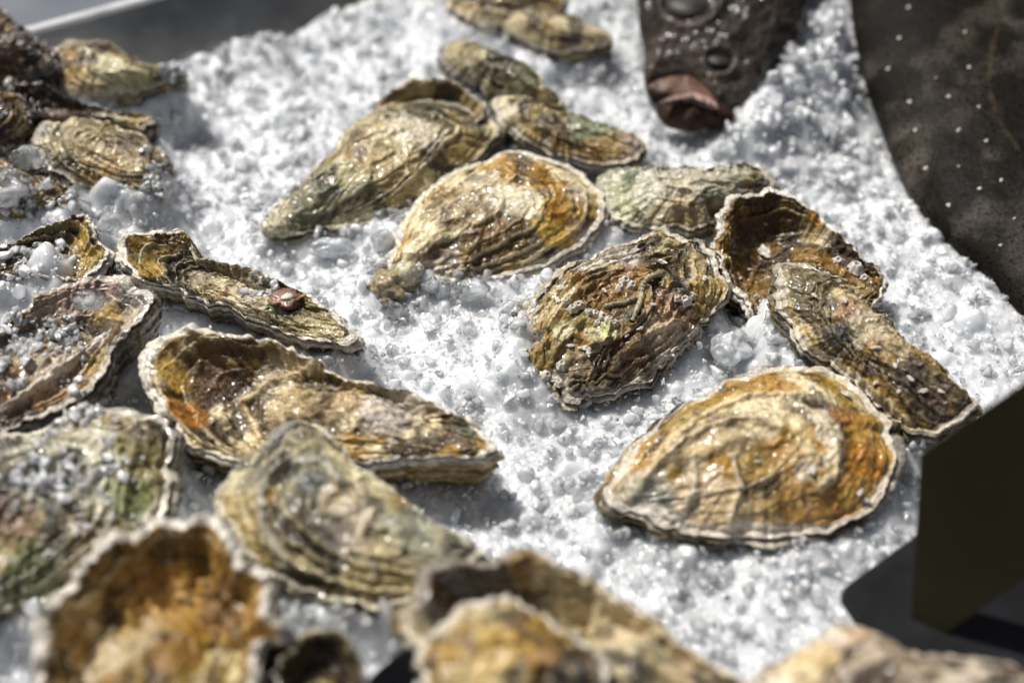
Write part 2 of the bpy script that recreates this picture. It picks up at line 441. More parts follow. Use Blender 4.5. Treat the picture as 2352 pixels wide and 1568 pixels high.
def oyster(label, outline, umbo, z=0.012, tilt=(0, 0), H=0.010, D=0.02, pal='tan', seed=1, ns=420, nr=110, lam=11,
           lam_amp=0.0019, rough=1.0, rim=0.0, wave=0.0012, flare=0.03, light=0.0, amber=0.0, dark=0.0, patches=(), rays=0.0,
           rimw=0.4, ridges=(), rim_r=0.93, low_in=0.35, fold=0.0, tw=1.3, valve_shift=0.0, group='oysters lying on the crushed ice', bands=1.0):
    S = seed * 101; lam = lam * 0.72
    ox = np.array(outline, float)
    cpx = ox.mean(0)
    n = np.array([tilt[0], tilt[1], 1.0]); n /= np.linalg.norm(n)
    p0 = on_z(cpx[0], cpx[1], z)
    e1 = np.cross([0, 1.0, 0], n); e1 /= np.linalg.norm(e1); e2 = np.cross(n, e1)
    def to2(x, y, lift=0.0):
        q = on_plane(x, y, p0 + lift * n, n) - p0 - lift * n; return np.array([q @ e1, q @ e2])
    O = catmull([to2(*p) for p in ox], ns)
    area = 0.5 * np.sum(O[:, 0] * np.roll(O[:, 1], -1) - np.roll(O[:, 0], -1) * O[:, 1])
    if area < 0: O = O[::-1].copy()
    c = O.mean(0)
    size = math.sqrt(abs(area) / math.pi)
    ang = np.linspace(0, 2 * np.pi, ns, endpoint=False)
    circ = P3(np.cos(ang), np.sin(ang))
    tng = np.roll(O, -1, 0) - np.roll(O, 1, 0); tng /= np.linalg.norm(tng, axis=1)[:, None]
    nrm = np.stack([tng[:, 1], -tng[:, 0]], 1)
    O = O + nrm * ((0.0011 * fbm(circ * 14, 4, S + 3) + 0.0012 * fbm(circ * 5, 2, S + 4)) * rough)[:, None]
    u = to2(*umbo); u = c + (u - c) * 0.93
    # ---- upper valve
    x = np.linspace(0, 1, nr); r = 1 - (1 - x) ** 1.35; r[0] = 0.004
    P = c[None, None, :] + r[:, None, None] * (O - c)[None, :, :]
    # growth coordinate seen from the umbo
    dO = O - u; aO = np.unwrap(np.arctan2(dO[:, 1], dO[:, 0])); RO = np.hypot(dO[:, 0], dO[:, 1])
    od = np.argsort(np.mod(aO, 2 * np.pi)); am = np.mod(aO, 2 * np.pi)[od]; Rm = RO[od]
    dP = P - u; aP = np.mod(np.arctan2(dP[..., 1], dP[..., 0]), 2 * np.pi); RP = np.hypot(dP[..., 0], dP[..., 1])
    Rb = np.interp(aP, np.concatenate([am - 2 * np.pi, am, am + 2 * np.pi]), np.concatenate([Rm, Rm, Rm]))
    t = np.clip(RP / np.maximum(Rb, 1e-5), 0, 1.15)
    PP = P3(P[..., 0], P[..., 1], seed * 0.37)
    rr = np.broadcast_to(r[:, None], t.shape)
    t0 = t; t = 0.62 * t + 0.38 * rr ** 1.6
    t = t + 0.085 * fbm(PP * 30, 3, S + 1) + 0.012 * fbm(PP * 230, 3, S + 2)
    ca = P3(np.cos(aP) * 1.0, np.sin(aP) * 1.0, 0)
    X = t * lam + 0.8 * vnoise(P3(t * lam * 0.8, 0 * t, 3.1), S + 5)
    fl = np.floor(X); fr = X - fl
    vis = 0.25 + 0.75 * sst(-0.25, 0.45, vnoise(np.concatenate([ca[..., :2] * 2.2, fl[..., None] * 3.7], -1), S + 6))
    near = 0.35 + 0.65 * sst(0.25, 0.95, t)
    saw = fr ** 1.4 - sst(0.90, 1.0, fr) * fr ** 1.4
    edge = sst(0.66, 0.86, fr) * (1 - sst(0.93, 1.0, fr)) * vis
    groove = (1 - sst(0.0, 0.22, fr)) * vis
    # fine growth lines inside each lamella
    X2 = t * lam * 5.3; fr2 = X2 - np.floor(X2)
    fine = (fr2 ** 1.5 - sst(0.88, 1, fr2) * fr2 ** 1.5)
    flat_ = 1 - 0.8 * sst(rim_r - 0.02, rim_r + 0.015, rr)
    w = lam_amp * rough * near * flat_ * (saw * vis * 1.45 + 0.08 * fine)
    if H >= 0:
        w = w + H * (1 - np.minimum(rr / 0.94, 1) ** 2.5)
    else:
        cup = sst(0.34, 0.74, t0)
        rc = np.minimum(rr / 0.925, 1)
        w = w + H * (1 - rc ** 2.4) ** 0.9 * cup - 0.40 * H * (1 - rc ** 2.0) * (1 - cup)
    w = w + rim * sst(0.70, 0.91, rr)
    w = w + (size * 0.045 * fbm(PP * 32, 3, S + 11) + 0.0006 * rough * flat_ * fbm(PP * 190, 3, S + 12) + 0.00028 * rough * flat_ * fbm(PP * 620, 2, S + 13)) * (1 - 0.5 * rr ** 6)
    rg1 = 1 - np.abs(2.2 * fbm(np.stack([P[..., 0] * 60, P[..., 1] * 60, t * 5], -1), 3, S + 16)).clip(0, 1)
    w = w + 0.0016 * rough * flat_ * rg1 ** 2 * (1 - rr ** 4)
    w = w + 0.3 * abs(H) * np.exp(-(RP / (size * 0.33)) ** 2) * (1 if H >= 0 else 0.6)
    W = wave * fbm(circ * 5.0, 3, S + 14) + wave * 0.45 * fbm(circ * 13.0, 2, S + 15)
    w = w + W[None, :] * rr ** 3
    if fold: w = w + fold * np.sin(aP * 9 + 2 * vnoise(ca * 2, S + 19)) * rr ** 2.5 * sst(0.3, 1, t)
    # ---- colours
    dk, md, lt, ab, bl = PAL[pal]
    def mix(C, c2, m_): return C + (np.asarray(c2) - C) * np.clip(m_, 0, 1)[..., None]
    band = fbm(np.stack([t * lam * 0.75, np.cos(aP) * 1.6, np.sin(aP) * 1.6], -1), 4, S + 21)
    C = np.broadcast_to(md, t.shape + (3,)).copy()
    C = mix(C, dk, sst(0.03, 0.36, band * bands + dark) * 0.92)
    C = mix(C, lt, sst(0.08, 0.42, -band * bands + light) * 0.8)
    C = mix(C, lt, sst(0.16, 0.45, fbm(PP * 55, 4, S + 22) + light) * 0.8)
    C = mix(C, ab, sst(0.05, 0.45, fbm(PP * 34, 3, S + 23) + amber) * 0.85)
    C = mix(C, dk * 1.6, sst(0.22, 0.50, fbm(np.stack([t * lam * 0.5, np.cos(aP) * 2.4, np.sin(aP) * 2.4], -1) + 3.3, 3, S + 29) + dark) * 0.85)
    C = mix(C, dk, sst(0.20, 0.42, fbm(PP * 70, 4, S + 24) + dark) * 0.8)
    C = mix(C, bl, sst(0.32, 0.55, fbm(PP * 85, 4, S + 25) + 0.4 * dark) * 0.8)
    if rays:
        ry = vnoise(np.stack([np.cos(aP) * 9, np.sin(aP) * 9, 0.5 + 0 * t], -1), S + 26)
        C = mix(C, bl, sst(0.1, 0.4, ry + 0.25 * fbm(PP * 60, 2, S + 27)) * rays * sst(0.35, 0.75, t))
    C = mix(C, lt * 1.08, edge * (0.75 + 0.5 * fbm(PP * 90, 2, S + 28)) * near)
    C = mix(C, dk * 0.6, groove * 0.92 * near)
    C = C * (1 + 0.14 * (fine - 0.3) * near)[..., None]
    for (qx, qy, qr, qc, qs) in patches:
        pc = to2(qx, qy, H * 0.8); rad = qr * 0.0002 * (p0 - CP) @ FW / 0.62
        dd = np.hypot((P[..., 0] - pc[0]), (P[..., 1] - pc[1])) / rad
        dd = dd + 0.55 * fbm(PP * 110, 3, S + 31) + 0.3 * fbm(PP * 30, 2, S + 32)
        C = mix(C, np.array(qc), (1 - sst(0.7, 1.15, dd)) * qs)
    for (pts, wd, hh, qc) in ridges:
        pl = np.array([to2(*p, H * 0.8) for p in pts]); best = np.full(t.shape, 9.0)
        for a_, b_ in zip(pl[:-1], pl[1:]):
            ab_ = b_ - a_; k = np.clip(((P - a_) @ ab_) / (ab_ @ ab_), 0, 1)
            best = np.minimum(best, np.linalg.norm(P - a_ - k[..., None] * ab_, axis=-1))
        best = best + 0.0007 * fbm(PP * 260, 2, S + 33)
        g = np.exp(-(best / wd) ** 2)
        w = w + hh * g
        if qc is not None: C = mix(C, np.array(qc), g * 1.1 - 0.1)
    rimc = np.array([0.80, 0.75, 0.65]) * (0.9 if pal != 'dark' else 0.6)
    C = mix(C, rimc, sst(rim_r, rim_r + 0.02, rr + 0.012 * fbm(PP * 60, 2, S + 34) + ((0.030 if rimw > 0.8 else 0.075) * fbm(circ * 2.3, 3, S + 35))[None, :]) * rimw)
    def world(P_, w_): return p0 + P_[..., 0:1] * e1 + P_[..., 1:2] * e2 + w_[..., None] * n
    base = p0 - n * (D * 0.8); base = np.array([p0[0], p0[1], min(p0[2] - D, 0)])
    V = [world(P, w)]; Cs = [C]
    # rolled edge of the valve
    for k, (s_, dz) in enumerate(((1.004, -0.0004), (1.003, -0.0011), (0.985, -0.0016), (0.93, -0.0020))):
        Pk = c + s_ * (O - c)
        V.append(world(Pk, w[-1] + dz)[None]); Cs.append((C[-1] * 0.6 + rimc * 0.4 * 0.9)[None] if k < 2 else (C[-1] * 0.6)[None])
    V = np.concatenate(V, 0); Cs = np.concatenate(Cs, 0)
    th = empty('oyster', base)
    tag(th, label, 'oyster', group)
    F = grid_faces(V.shape[0], ns)
    # close the pole
    vv = V.reshape(-1, 3); cc = Cs.reshape(-1, 3)
    pole = len(vv); vv = np.vstack([vv, V[0].mean(0)]); cc = np.vstack([cc, Cs[0].mean(0)])
    i = np.arange(ns); T = np.stack([np.full(ns, pole), (i + 1) % ns, i], 1)[:, [0, 2, 1]]
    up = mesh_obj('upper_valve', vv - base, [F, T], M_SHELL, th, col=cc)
    topv = V[:nr].reshape(-1, 3)
    # ---- lower valve
    nq = max(30, nr // 2)
    q = np.linspace(0, 1, nq)
    lw = w[-1] - 0.0022
    lamq = 7 + seed % 3
    XQ = q[:, None] * lamq + 0.5 * fbm(np.stack([np.broadcast_to(np.cos(ang) * 3, (nq, ns)), np.broadcast_to(np.sin(ang) * 3, (nq, ns)), np.broadcast_to(q[:, None] * 2, (nq, ns))], -1), 3, S + 41)
    fq = XQ - np.floor(XQ)
    led = (1 - fq) ** 1.2 * sst(0, 0.12, fq)
    fl_ = flare * (0.6 + 0.9 * fbm(circ * 4, 3, S + 42))
    scale = 1 + fl_[None, :] * (1 - sst(0.0, 0.35, q))[:, None] - low_in * (q ** 1.7)[:, None] + 0.045 * led * (1 - 0.7 * q)[:, None] + 0.02 * (1 - q)[:, None] * q[:, None] * 4
    scale = scale + 0.012 * fbm(np.stack([np.broadcast_to(np.cos(ang) * 9, (nq, ns)), np.broadcast_to(np.sin(ang) * 9, (nq, ns)), np.broadcast_to(q[:, None] * 9, (nq, ns))], -1), 3, S + 43)
    PL = c + scale[..., None] * (O - c)[None]
    wL = lw[None, :] * (1 - q)[:, None] ** 0.7 - D * (1 - (1 - q) ** 1.5)[:, None]
    inner = [c + s_ * (O - c) for s_ in (0.90, 0.97)]
    Vl = np.concatenate([world(np.stack(inner), np.stack([lw - 0.0012, lw - 0.0003])), world(PL, wL)], 0)
    PQ = P3(PL[..., 0], PL[..., 1], 0) + wL[..., None] * np.array([0, 0, 1.0])
    CL = np.broadcast_to(md, PL.shape[:2] + (3,)).copy()
    bq = fbm(np.stack([np.broadcast_to(np.cos(ang) * 2.5, (nq, ns)), np.broadcast_to(np.sin(ang) * 2.5, (nq, ns)), XQ * 0.8], -1), 3, S + 44)
    CL = mix(CL, dk, sst(-0.35, 0.25, bq)); CL = mix(CL, lt, sst(0.1, 0.6, -bq) * 0.6)
    CL = mix(CL, bl, sst(0.2, 0.5, fbm(PQ * 80, 3, S + 45)) * 0.7)
    CL = mix(CL, lt, led ** 3 * 0.4); CL = mix(CL, dk * 0.7, sst(0.75, 1.0, fq) * 0.7)
    CL = mix(CL, rimc, (1 - sst(0.015, 0.05 + 0.02 * (rimw >= 0.95), np.broadcast_to(q[:, None], CL.shape[:2]))) * np.clip((0.15 + 0.85 * rimw) * sst(-0.3 - 1.2 * (rimw > 0.8), 0.5 - 1.2 * (rimw > 0.8), fbm(circ * 3.1, 2, S + 46)), 0, 1)[None, :])
    CLi = np.broadcast_to(rimc * (0.9 if rimw > 0.8 else 0.3), (2, ns, 3))
    Cl = np.concatenate([CLi, CL], 0)
    vv = Vl.reshape(-1, 3); cc = Cl.reshape(-1, 3)
    pole = len(vv); vv = np.vstack([vv, Vl[-1].mean(0) - n * 0.001]); cc = np.vstack([cc, dk])
    k0 = (Vl.shape[0] - 1) * ns
    T = np.stack([np.full(ns, pole), k0 + i, k0 + (i + 1) % ns], 1)
    mesh_obj('lower_valve', vv - base, [grid_faces(Vl.shape[0], ns), T], M_SHELL, th, col=cc)
    return dict(root=th, up=up, base=base, top=topv, pix=project(topv), n=n, cap=max(0.0, (z + min(H, 0) * 1.15) - 0.006), allv=np.vstack([topv, Vl.reshape(-1, 3)]))

def surf(o, x, y):
    d = np.hypot(o['pix'][:, 0] - x, o['pix'][:, 1] - y); i = int(np.argmin(d)); return o['top'][i]

CREAM = (0.74, 0.66, 0.50); WHITE = (0.74, 0.71, 0.64); DKB = (0.045, 0.025, 0.008); AMB = (0.46, 0.19, 0.02); GRY = (0.22, 0.23, 0.19)
OLV = (0.20, 0.16, 0.05); BLU = (0.045, 0.055, 0.062); SAND = (0.52, 0.40, 0.20); GRN = (0.10, 0.15, 0.06); PNK = (0.55, 0.40, 0.31); YEL = (0.55, 0.36, 0.07)
OY = {}
OY['B'] = oyster('large olive and cream oyster pointing to lower left, behind the centre oyster',
    [(617,515),(650,466),(698,408),(761,346),(802,297),(865,252),(931,232),(1010,226),(1085,245),(1130,280),(1141,305),(1114,342),(1085,369),(1051,400),(1022,432),(973,471),(919,497),(823,515),(740,530),(680,548),(636,547)],
    (622,535), z=0.019, tilt=(0.02,-0.22), H=0.016, D=0.024, pal='olive', seed=2, light=0.32, lam=13, dark=-0.05,
    patches=[(1090,300,60,(0.42,0.30,0.12),0.7),(930,300,50,CREAM,0.7),(990,310,40,CREAM,0.6),(860,290,40,SAND,0.6),(700,450,70,(0.16,0.16,0.09),0.6),(900,390,60,SAND,0.6),(810,330,45,(0.2,0.12,0.05),0.6)])
OY['A'] = oyster('glossy golden oyster at the centre with a thin white rim on its right end',
    [(885,625),(900,580),(915,535),(935,490),(970,447),(1020,405),(1075,380),(1120,368),(1160,352),(1210,350),(1255,365),(1310,385),(1350,405),(1380,440),(1390,480),(1370,522),(1330,562),(1270,602),(1200,622),(1120,637),(1050,650),(985,645),(925,648)],
    (905,640), z=0.017, tilt=(0.0,-0.20), H=0.016, D=0.022, pal='gold', seed=3, light=0.12, amber=0.05, lam=12, rimw=0.85, rim_r=0.925, dark=-0.05,
    patches=[(1265,500,55,YEL,0.9),(1275,480,22,(0.33,0.13,0.01),0.8),(1190,470,50,(0.78,0.72,0.50),0.85),(1110,445,60,CREAM,0.4),(1010,600,45,(0.50,0.44,0.36),0.7),(1130,520,35,(0.28,0.17,0.07),0.6),(1350,500,35,PNK,0.5),(1050,480,60,(0.14,0.08,0.03),0.5),(1330,430,35,CREAM,0.6)])
OY['C'] = oyster('sharp brown and green encrusted oyster with barnacles and a worm tube, right of centre',
    [(1185,841),(1189,771),(1210,700),(1237,673),(1273,630),(1323,603),(1370,579),(1429,560),(1480,540),(1515,528),(1542,536),(1581,552),(1620,546),(1634,568),(1659,626),(1663,673),(1644,716),(1605,759),(1566,798),(1542,825),(1507,857),(1448,888),(1409,907),(1351,911),(1308,919),(1273,892),(1226,864)],
    (1262,868), z=0.020, tilt=(0.05,-0.30), H=0.013, D=0.026, pal='tan', seed=4, ns=700, nr=190, rough=1.5, lam=14, light=0.12, amber=0.22, dark=0.04, rimw=0.6, lam_amp=0.0020,
    patches=[(1280,755,32,(0.62,0.58,0.38),0.9),(1395,760,22,(0.56,0.54,0.26),0.9),(1365,770,18,(0.60,0.58,0.34),0.8),(1470,600,45,DKB,0.6),(1545,600,40,DKB,0.5),(1560,650,30,BLU,0.7),(1440,715,28,BLU,0.6),(1380,690,50,(0.16,0.08,0.02),0.6),(1430,650,50,(0.22,0.11,0.03),0.6),(1560,720,55,(0.36,0.22,0.13),0.7),(1640,650,45,(0.48,0.36,0.14),0.8),(1320,830,40,(0.40,0.33,0.20),0.6),(1330,840,26,DKB,0.5),(1420,840,40,DKB,0.6),(1460,790,45,(0.13,0.06,0.02),0.7),(1320,730,30,(0.20,0.20,0.08),0.6),(1520,760,40,CREAM,0.35),(1240,800,50,(0.34,0.25,0.09),0.6),(1420,570,40,WHITE,0.7),(1360,590,30,WHITE,0.6),(1600,590,30,SAND,0.7)],
    ridges=[([(1240,800),(1262,740),(1300,690),(1370,655),(1440,640),(1500,640)],0.0016,0.0022,None),([(1260,830),(1300,780),(1330,745)],0.0015,0.002,None),([(1390,860),(1440,800),(1500,760),(1560,730)],0.0014,0.0026,None),([(1350,880),(1390,800),(1400,750)],0.0013,0.002,None),
            ([(1230,700),(1290,650),(1370,615),(1450,590),(1530,585)],0.0012,0.0018,None),([(1430,880),(1500,820),(1580,760),(1620,710)],0.0012,0.002,None)])
OY['D'] = oyster('hollow brown oyster with a curled pale lip and shaded interior, holding a white chip',
    [(1783,438),(1754,436),(1721,452),(1678,471),(1659,505),(1645,543),(1640,581),(1654,614),(1668,652),(1702,690),(1740,735),(1800,768),(1860,772),(1940,760),(2000,710),(2030,655),(1992,619),(1949,571),(1902,533),(1854,486),(1821,457)],
    (2005,690), z=0.021, tilt=(0.10,-0.30), H=-0.019, D=0.034, pal='brown', seed=5, ns=560, nr=150, rough=1.2, rim=0.003, rimw=0.95, rim_r=0.95, wave=0.0025, amber=0.15, light=-0.05,
    patches=[(1850,570,40,SAND,0.7),(1860,540,30,AMB,0.6),(1870,600,26,CREAM,0.6),(1760,620,60,(0.07,0.04,0.015),0.6),(1720,560,60,(0.10,0.05,0.015),0.6),(1930,640,50,(0.05,0.03,0.02),0.7),(1790,700,60,(0.13,0.10,0.04),0.6)])  # dark browns on the left paint in the shadow of the lip
OY['E'] = oyster('long narrow mottled brown oyster at right with its tip under the dark board',
    [(1797,608),(1780,636),(1778,669),(1787,708),(1816,750),(1844,793),(1892,822),(1935,860),(1987,898),(2035,946),(2082,984),(2130,998),(2178,988),(2211,965),(2249,938),(2225,917),(2192,884),(2149,841),(2097,803),(2054,755),(2011,712),(1963,674),(1916,636),(1873,615),(1835,612)],
    (2232,945), z=0.030, tilt=(-0.02,-0.25), H=0.013, D=0.030, pal='tan', seed=6, ns=560, nr=130, rough=1.35, dark=0.08, lam=12, rimw=0.6,
    patches=[(1860,650,50,(0.19,0.16,0.08),0.7),(1840,660,22,DKB,0.5),(1950,720,45,(0.33,0.20,0.11),0.7),(1905,700,24,BLU,0.6),(1985,760,50,(0.60,0.52,0.36),0.7),(2040,790,50,(0.52,0.42,0.26),0.6),(2130,890,45,(0.10,0.07,0.05),0.6),(1925,770,30,BLU,0.6),(2080,860,40,(0.07,0.055,0.04),0.5)])
OY['F'] = oyster('large glossy amber and cream oyster at lower right with a grey umbo',
    [(1392,1150),(1411,1095),(1440,1040),(1484,993),(1540,950),(1606,912),(1663,878),(1725,858),(1787,840),(1835,836),(1892,844),(1940,870),(1982,902),(2011,936),(2040,969),(2051,1017),(2049,1088),(2030,1136),(1997,1169),(1954,1198),(1868,1226),(1773,1236),(1654,1238),(1587,1234),(1525,1215),(1463,1186),(1425,1176)],
    (1445,1160), z=0.020, tilt=(0.0,-0.20), H=0.017, D=0.024, pal='gold', seed=7, ns=620, nr=160, light=0.05, amber=0.22, lam=12, rimw=0.75, rough=1.0, lam_amp=0.0022, dark=-0.1, flare=0.05,
    patches=[(1480,1120,55,(0.52,0.47,0.36),0.9),(1525,1140,45,GRY,0.9),(1450,1160,14,(0.03,0.02,0.01),0.8),(1600,1110,60,(0.62,0.50,0.34),0.8),(1650,1150,60,(0.66,0.52,0.32),0.7),(1690,1010,60,(0.16,0.12,0.05),0.55),(1600,1020,60,(0.66,0.52,0.28),0.6),(1760,950,60,(0.78,0.66,0.42),0.7),(1810,880,40,(0.44,0.22,0.04),0.7),(1900,1000,34,CREAM,0.8),(1915,1050,30,CREAM,0.8),(1870,960,30,CREAM,0.7),(1990,1050,55,AMB,0.8),(1960,1120,60,(0.40,0.17,0.02),0.8),(1850,1140,60,(0.44,0.24,0.06),0.7),(1800,1060,40,(0.36,0.19,0.05),0.6),(1945,950,40,(0.40,0.18,0.03),0.6),(1995,1100,40,YEL,0.6),(1850,1090,22,WHITE,0.5),(1700,1210,90,(0.62,0.48,0.26),0.6)],
    ridges=[([(1480,1090),(1560,1020),(1640,980),(1720,975),(1790,1000)],0.0018,0.0026,(0.62,0.50,0.32)),([(1560,1180),(1600,1110),(1590,1060)],0.0014,0.0014,(0.66,0.58,0.44)),([(1680,1180),(1700,1120),(1680,1060)],0.0012,0.0012,(0.66,0.56,0.40)),
            ([(1820,930),(1880,960),(1920,1010),(1925,1080),(1890,1110)],0.0017,0.0014,(0.74,0.62,0.40)),([(1500,1050),(1600,960),(1720,915),(1840,905)],0.0016,0.002,(0.70,0.56,0.34))])
OY['O4'] = oyster('narrow oyster with a green tinged top and glossy right tip, below the turbot mouth',
    [(1130,249),(1134,228),(1176,222),(1222,237),(1271,262),(1321,268),(1383,287),(1437,303),(1471,322),(1479,345),(1466,366),(1425,374),(1363,372),(1300,357),(1238,340),(1188,312),(1147,282)],
    (1465,345), z=0.022, tilt=(0,-0.25), H=0.008, D=0.024, pal='tan', seed=8, ns=360, nr=90, lam=10, dark=0.05, rimw=0.6,
    patches=[(1160,245,26,CREAM,0.9),(1340,285,45,(0.22,0.25,0.14),0.9),(1390,300,40,(0.25,0.28,0.17),0.8),(1450,330,24,(0.45,0.38,0.36),0.8),(1400,350,50,(0.42,0.26,0.08),0.6)])
OY['O5'] = oyster('pale greenish rough oyster touching the right end of the centre oyster',
    [(1378,415),(1400,388),(1449,386),(1521,390),(1592,395),(1687,392),(1721,385),(1759,405),(1783,436),(1740,470),(1664,506),(1592,520),(1521,522),(1449,518),(1416,500),(1390,460)],
    (1765,425), z=0.020, tilt=(0.0,-0.22), H=0.011, D=0.024, pal='green', seed=9, ns=420, nr=110, lam=13, rough=1.5, light=0.2, lam_amp=0.0015, rimw=0.5,
    patches=[(1440,440,50,(0.40,0.42,0.22),0.7),(1500,420,70,(0.58,0.56,0.44),0.8),(1620,420,80,(0.56,0.54,0.42),0.7),(1450,400,20,GRN,0.7),(1560,445,40,CREAM,0.6),(1560,490,60,(0.44,0.30,0.12),0.5)])
OY['O2'] = oyster('small olive oyster, highest of the middle cluster, leaning on two others',
    [(1014,120),(1027,98),(1056,90),(1097,103),(1139,122),(1188,139),(1230,164),(1247,189),(1258,210),(1288,238),(1276,247),(1222,238),(1176,228),(1126,212),(1089,190),(1052,170),(1025,150)],
    (1280,243), z=0.030, tilt=(0.0,-0.30), H=0.010, D=0.030, pal='olive', seed=10, ns=320, nr=80, light=0.18, lam=9, dark=-0.05,
    patches=[(1190,185,45,(0.20,0.21,0.12),0.7),(1080,120,40,(0.40,0.33,0.16),0.6)])
OY['O3'] = oyster('hollow brown oyster half hidden behind the large olive and cream oyster',
    [(865,262),(881,236),(906,210),(939,193),(989,188),(1031,193),(1072,212),(1100,237),(1112,262),(1080,310),(1000,330),(920,320),(880,295)],
    (1000,330), z=0.030, tilt=(0,-0.35), H=-0.012, D=0.026, pal='brown', seed=11, ns=320, nr=70, rim=0.003, rimw=0.25)
OY['O1a'] = oyster('blurred golden brown oyster at the top edge behind another oyster',
    [(1022,0),(1043,25),(1072,44),(1126,58),(1155,56),(1197,45),(1259,30),(1300,0),(1280,-40),(1155,-70),(1050,-45)],
    (1290,-30), z=0.028, tilt=(0,-0.2), H=0.010, D=0.03, pal='gold', seed=12, ns=300, nr=70, dark=0.05)
OY['O1b'] = oyster('blurred cream and grey oyster below the one at the top edge',
    [(1150,45),(1190,22),(1259,22),(1321,44),(1371,70),(1404,93),(1383,106),(1342,116),(1280,118),(1238,108),(1197,85),(1163,66)],
    (1400,95), z=0.022, tilt=(0,-0.25), H=0.009, D=0.024, pal='tan', seed=13, ns=300, nr=70, light=0.15)
OY['G'] = oyster('curled oyster with a thin white lip, filled with ice and a reddish shell fragment',
    [(273,572),(278,553),(315,539),(366,531),(410,535),(432,553),(447,583),(472,601),(520,612),(560,625),(610,640),(665,660),(715,690),(771,730),(817,773),(813,789),(769,795),(696,778),(622,753),(549,722),(476,700),(447,688),(403,672),(366,660),(330,655),(304,630),(282,608)],
    (808,782), z=0.030, tilt=(0.0,-0.26), H=-0.005, D=0.034, pal='olive', seed=14, ns=560, nr=130, rim=0.0025, rimw=0.95, wave=0.0016, light=0.1, rough=1.2, low_in=0.55,
    patches=[(370,560,40,DKB,0.75),(420,590,24,DKB,0.6),(350,630,26,YEL,0.6),(520,660,70,(0.52,0.42,0.25),0.7),(600,690,60,CREAM,0.5),(730,750,60,(0.42,0.35,0.17),0.6),(480,640,30,(0.12,0.08,0.05),0.5)])
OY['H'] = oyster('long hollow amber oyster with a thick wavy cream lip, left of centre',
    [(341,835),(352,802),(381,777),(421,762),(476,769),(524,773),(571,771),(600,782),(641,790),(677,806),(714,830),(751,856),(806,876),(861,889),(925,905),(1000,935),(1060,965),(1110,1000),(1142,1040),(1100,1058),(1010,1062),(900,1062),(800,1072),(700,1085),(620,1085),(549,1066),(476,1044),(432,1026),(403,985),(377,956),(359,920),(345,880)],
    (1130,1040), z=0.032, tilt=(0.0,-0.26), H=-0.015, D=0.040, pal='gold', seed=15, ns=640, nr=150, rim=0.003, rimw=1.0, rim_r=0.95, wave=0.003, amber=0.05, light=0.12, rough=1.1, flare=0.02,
    patches=[(410,890,42,YEL,0.9),(430,980,55,AMB,0.8),(480,870,60,(0.14,0.08,0.04),0.7),(430,820,50,(0.10,0.06,0.02),0.6),(560,800,60,(0.07,0.045,0.03),0.7),(640,900,60,CREAM,0.6),(680,940,70,(0.62,0.48,0.24),0.6),(820,950,70,(0.62,0.46,0.24),0.7),(900,980,70,(0.62,0.56,0.48),0.7),(640,880,20,DKB,0.5),(1090,1010,40,(0.10,0.10,0.06),0.8),(900,920,60,BLU,0.4)],  # dark browns along the top rim paint in the shade beneath it
    ridges=[([(560,920),(640,880),(740,880),(860,910)],0.0022,0.003,(0.62,0.50,0.30)),([(560,930),(590,990),(620,1040)],0.0016,0.0022,(0.62,0.48,0.26))])
OY['I'] = oyster('wide hollow oyster with a pink grey lip at the left edge, filled with ice',
    [(-60,800),(0,765),(22,737),(66,711),(99,682),(146,660),(183,652),(227,636),(256,638),(289,643),(310,665),(352,684),(335,722),(300,770),(262,800),(250,850),(200,905),(140,950),(60,980),(0,990),(-80,990),(-120,900)],
    (-100,970), z=0.040, tilt=(0.05,-0.26), H=-0.007, D=0.044, pal='pink', seed=16, ns=480, nr=120, rim=0.003, rimw=0.7, wave=0.002, light=0.0, dark=0.05,
    patches=[(180,690,60,(0.34,0.24,0.19),0.9),(260,660,40,(0.36,0.26,0.20),0.9),(240,740,40,YEL,0.6),(310,700,30,BLU,0.7),(230,840,30,(0.42,0.30,0.10),0.7),(90,720,50,(0.32,0.23,0.18),0.8)],
    ridges=[([(-40,1000),(60,940),(150,860),(220,800),(258,760)],0.0022,0.004,(0.66,0.60,0.52))])
OY['J'] = oyster('blurred mossy oyster sprinkled with ice at the left edge below the pink lipped one',
    [(140,965),(180,945),(254,938),(317,955),(376,963),(390,1016),(386,1090),(390,1140),(376,1192),(300,1260),(180,1340),(80,1385),(0,1410),(-100,1420),(-150,1300),(-120,1100),(-60,1010),(40,990)],
    (-100,1400), z=0.034, tilt=(0.0,-0.22), H=0.010, D=0.036, pal='grey', seed=17, ns=420, nr=110, rough=1.4, light=0.18, rimw=0.5,
    patches=[(330,1060,70,(0.22,0.18,0.05),0.8),(280,1140,50,(0.14,0.17,0.04),0.8),(340,970,40,DKB,0.6),(160,1120,24,BLU,0.7),(50,1180,60,(0.18,0.11,0.08),0.7),(200,1200,70,(0.48,0.40,0.26),0.5),(60,1340,80,(0.12,0.14,0.05),0.8)])
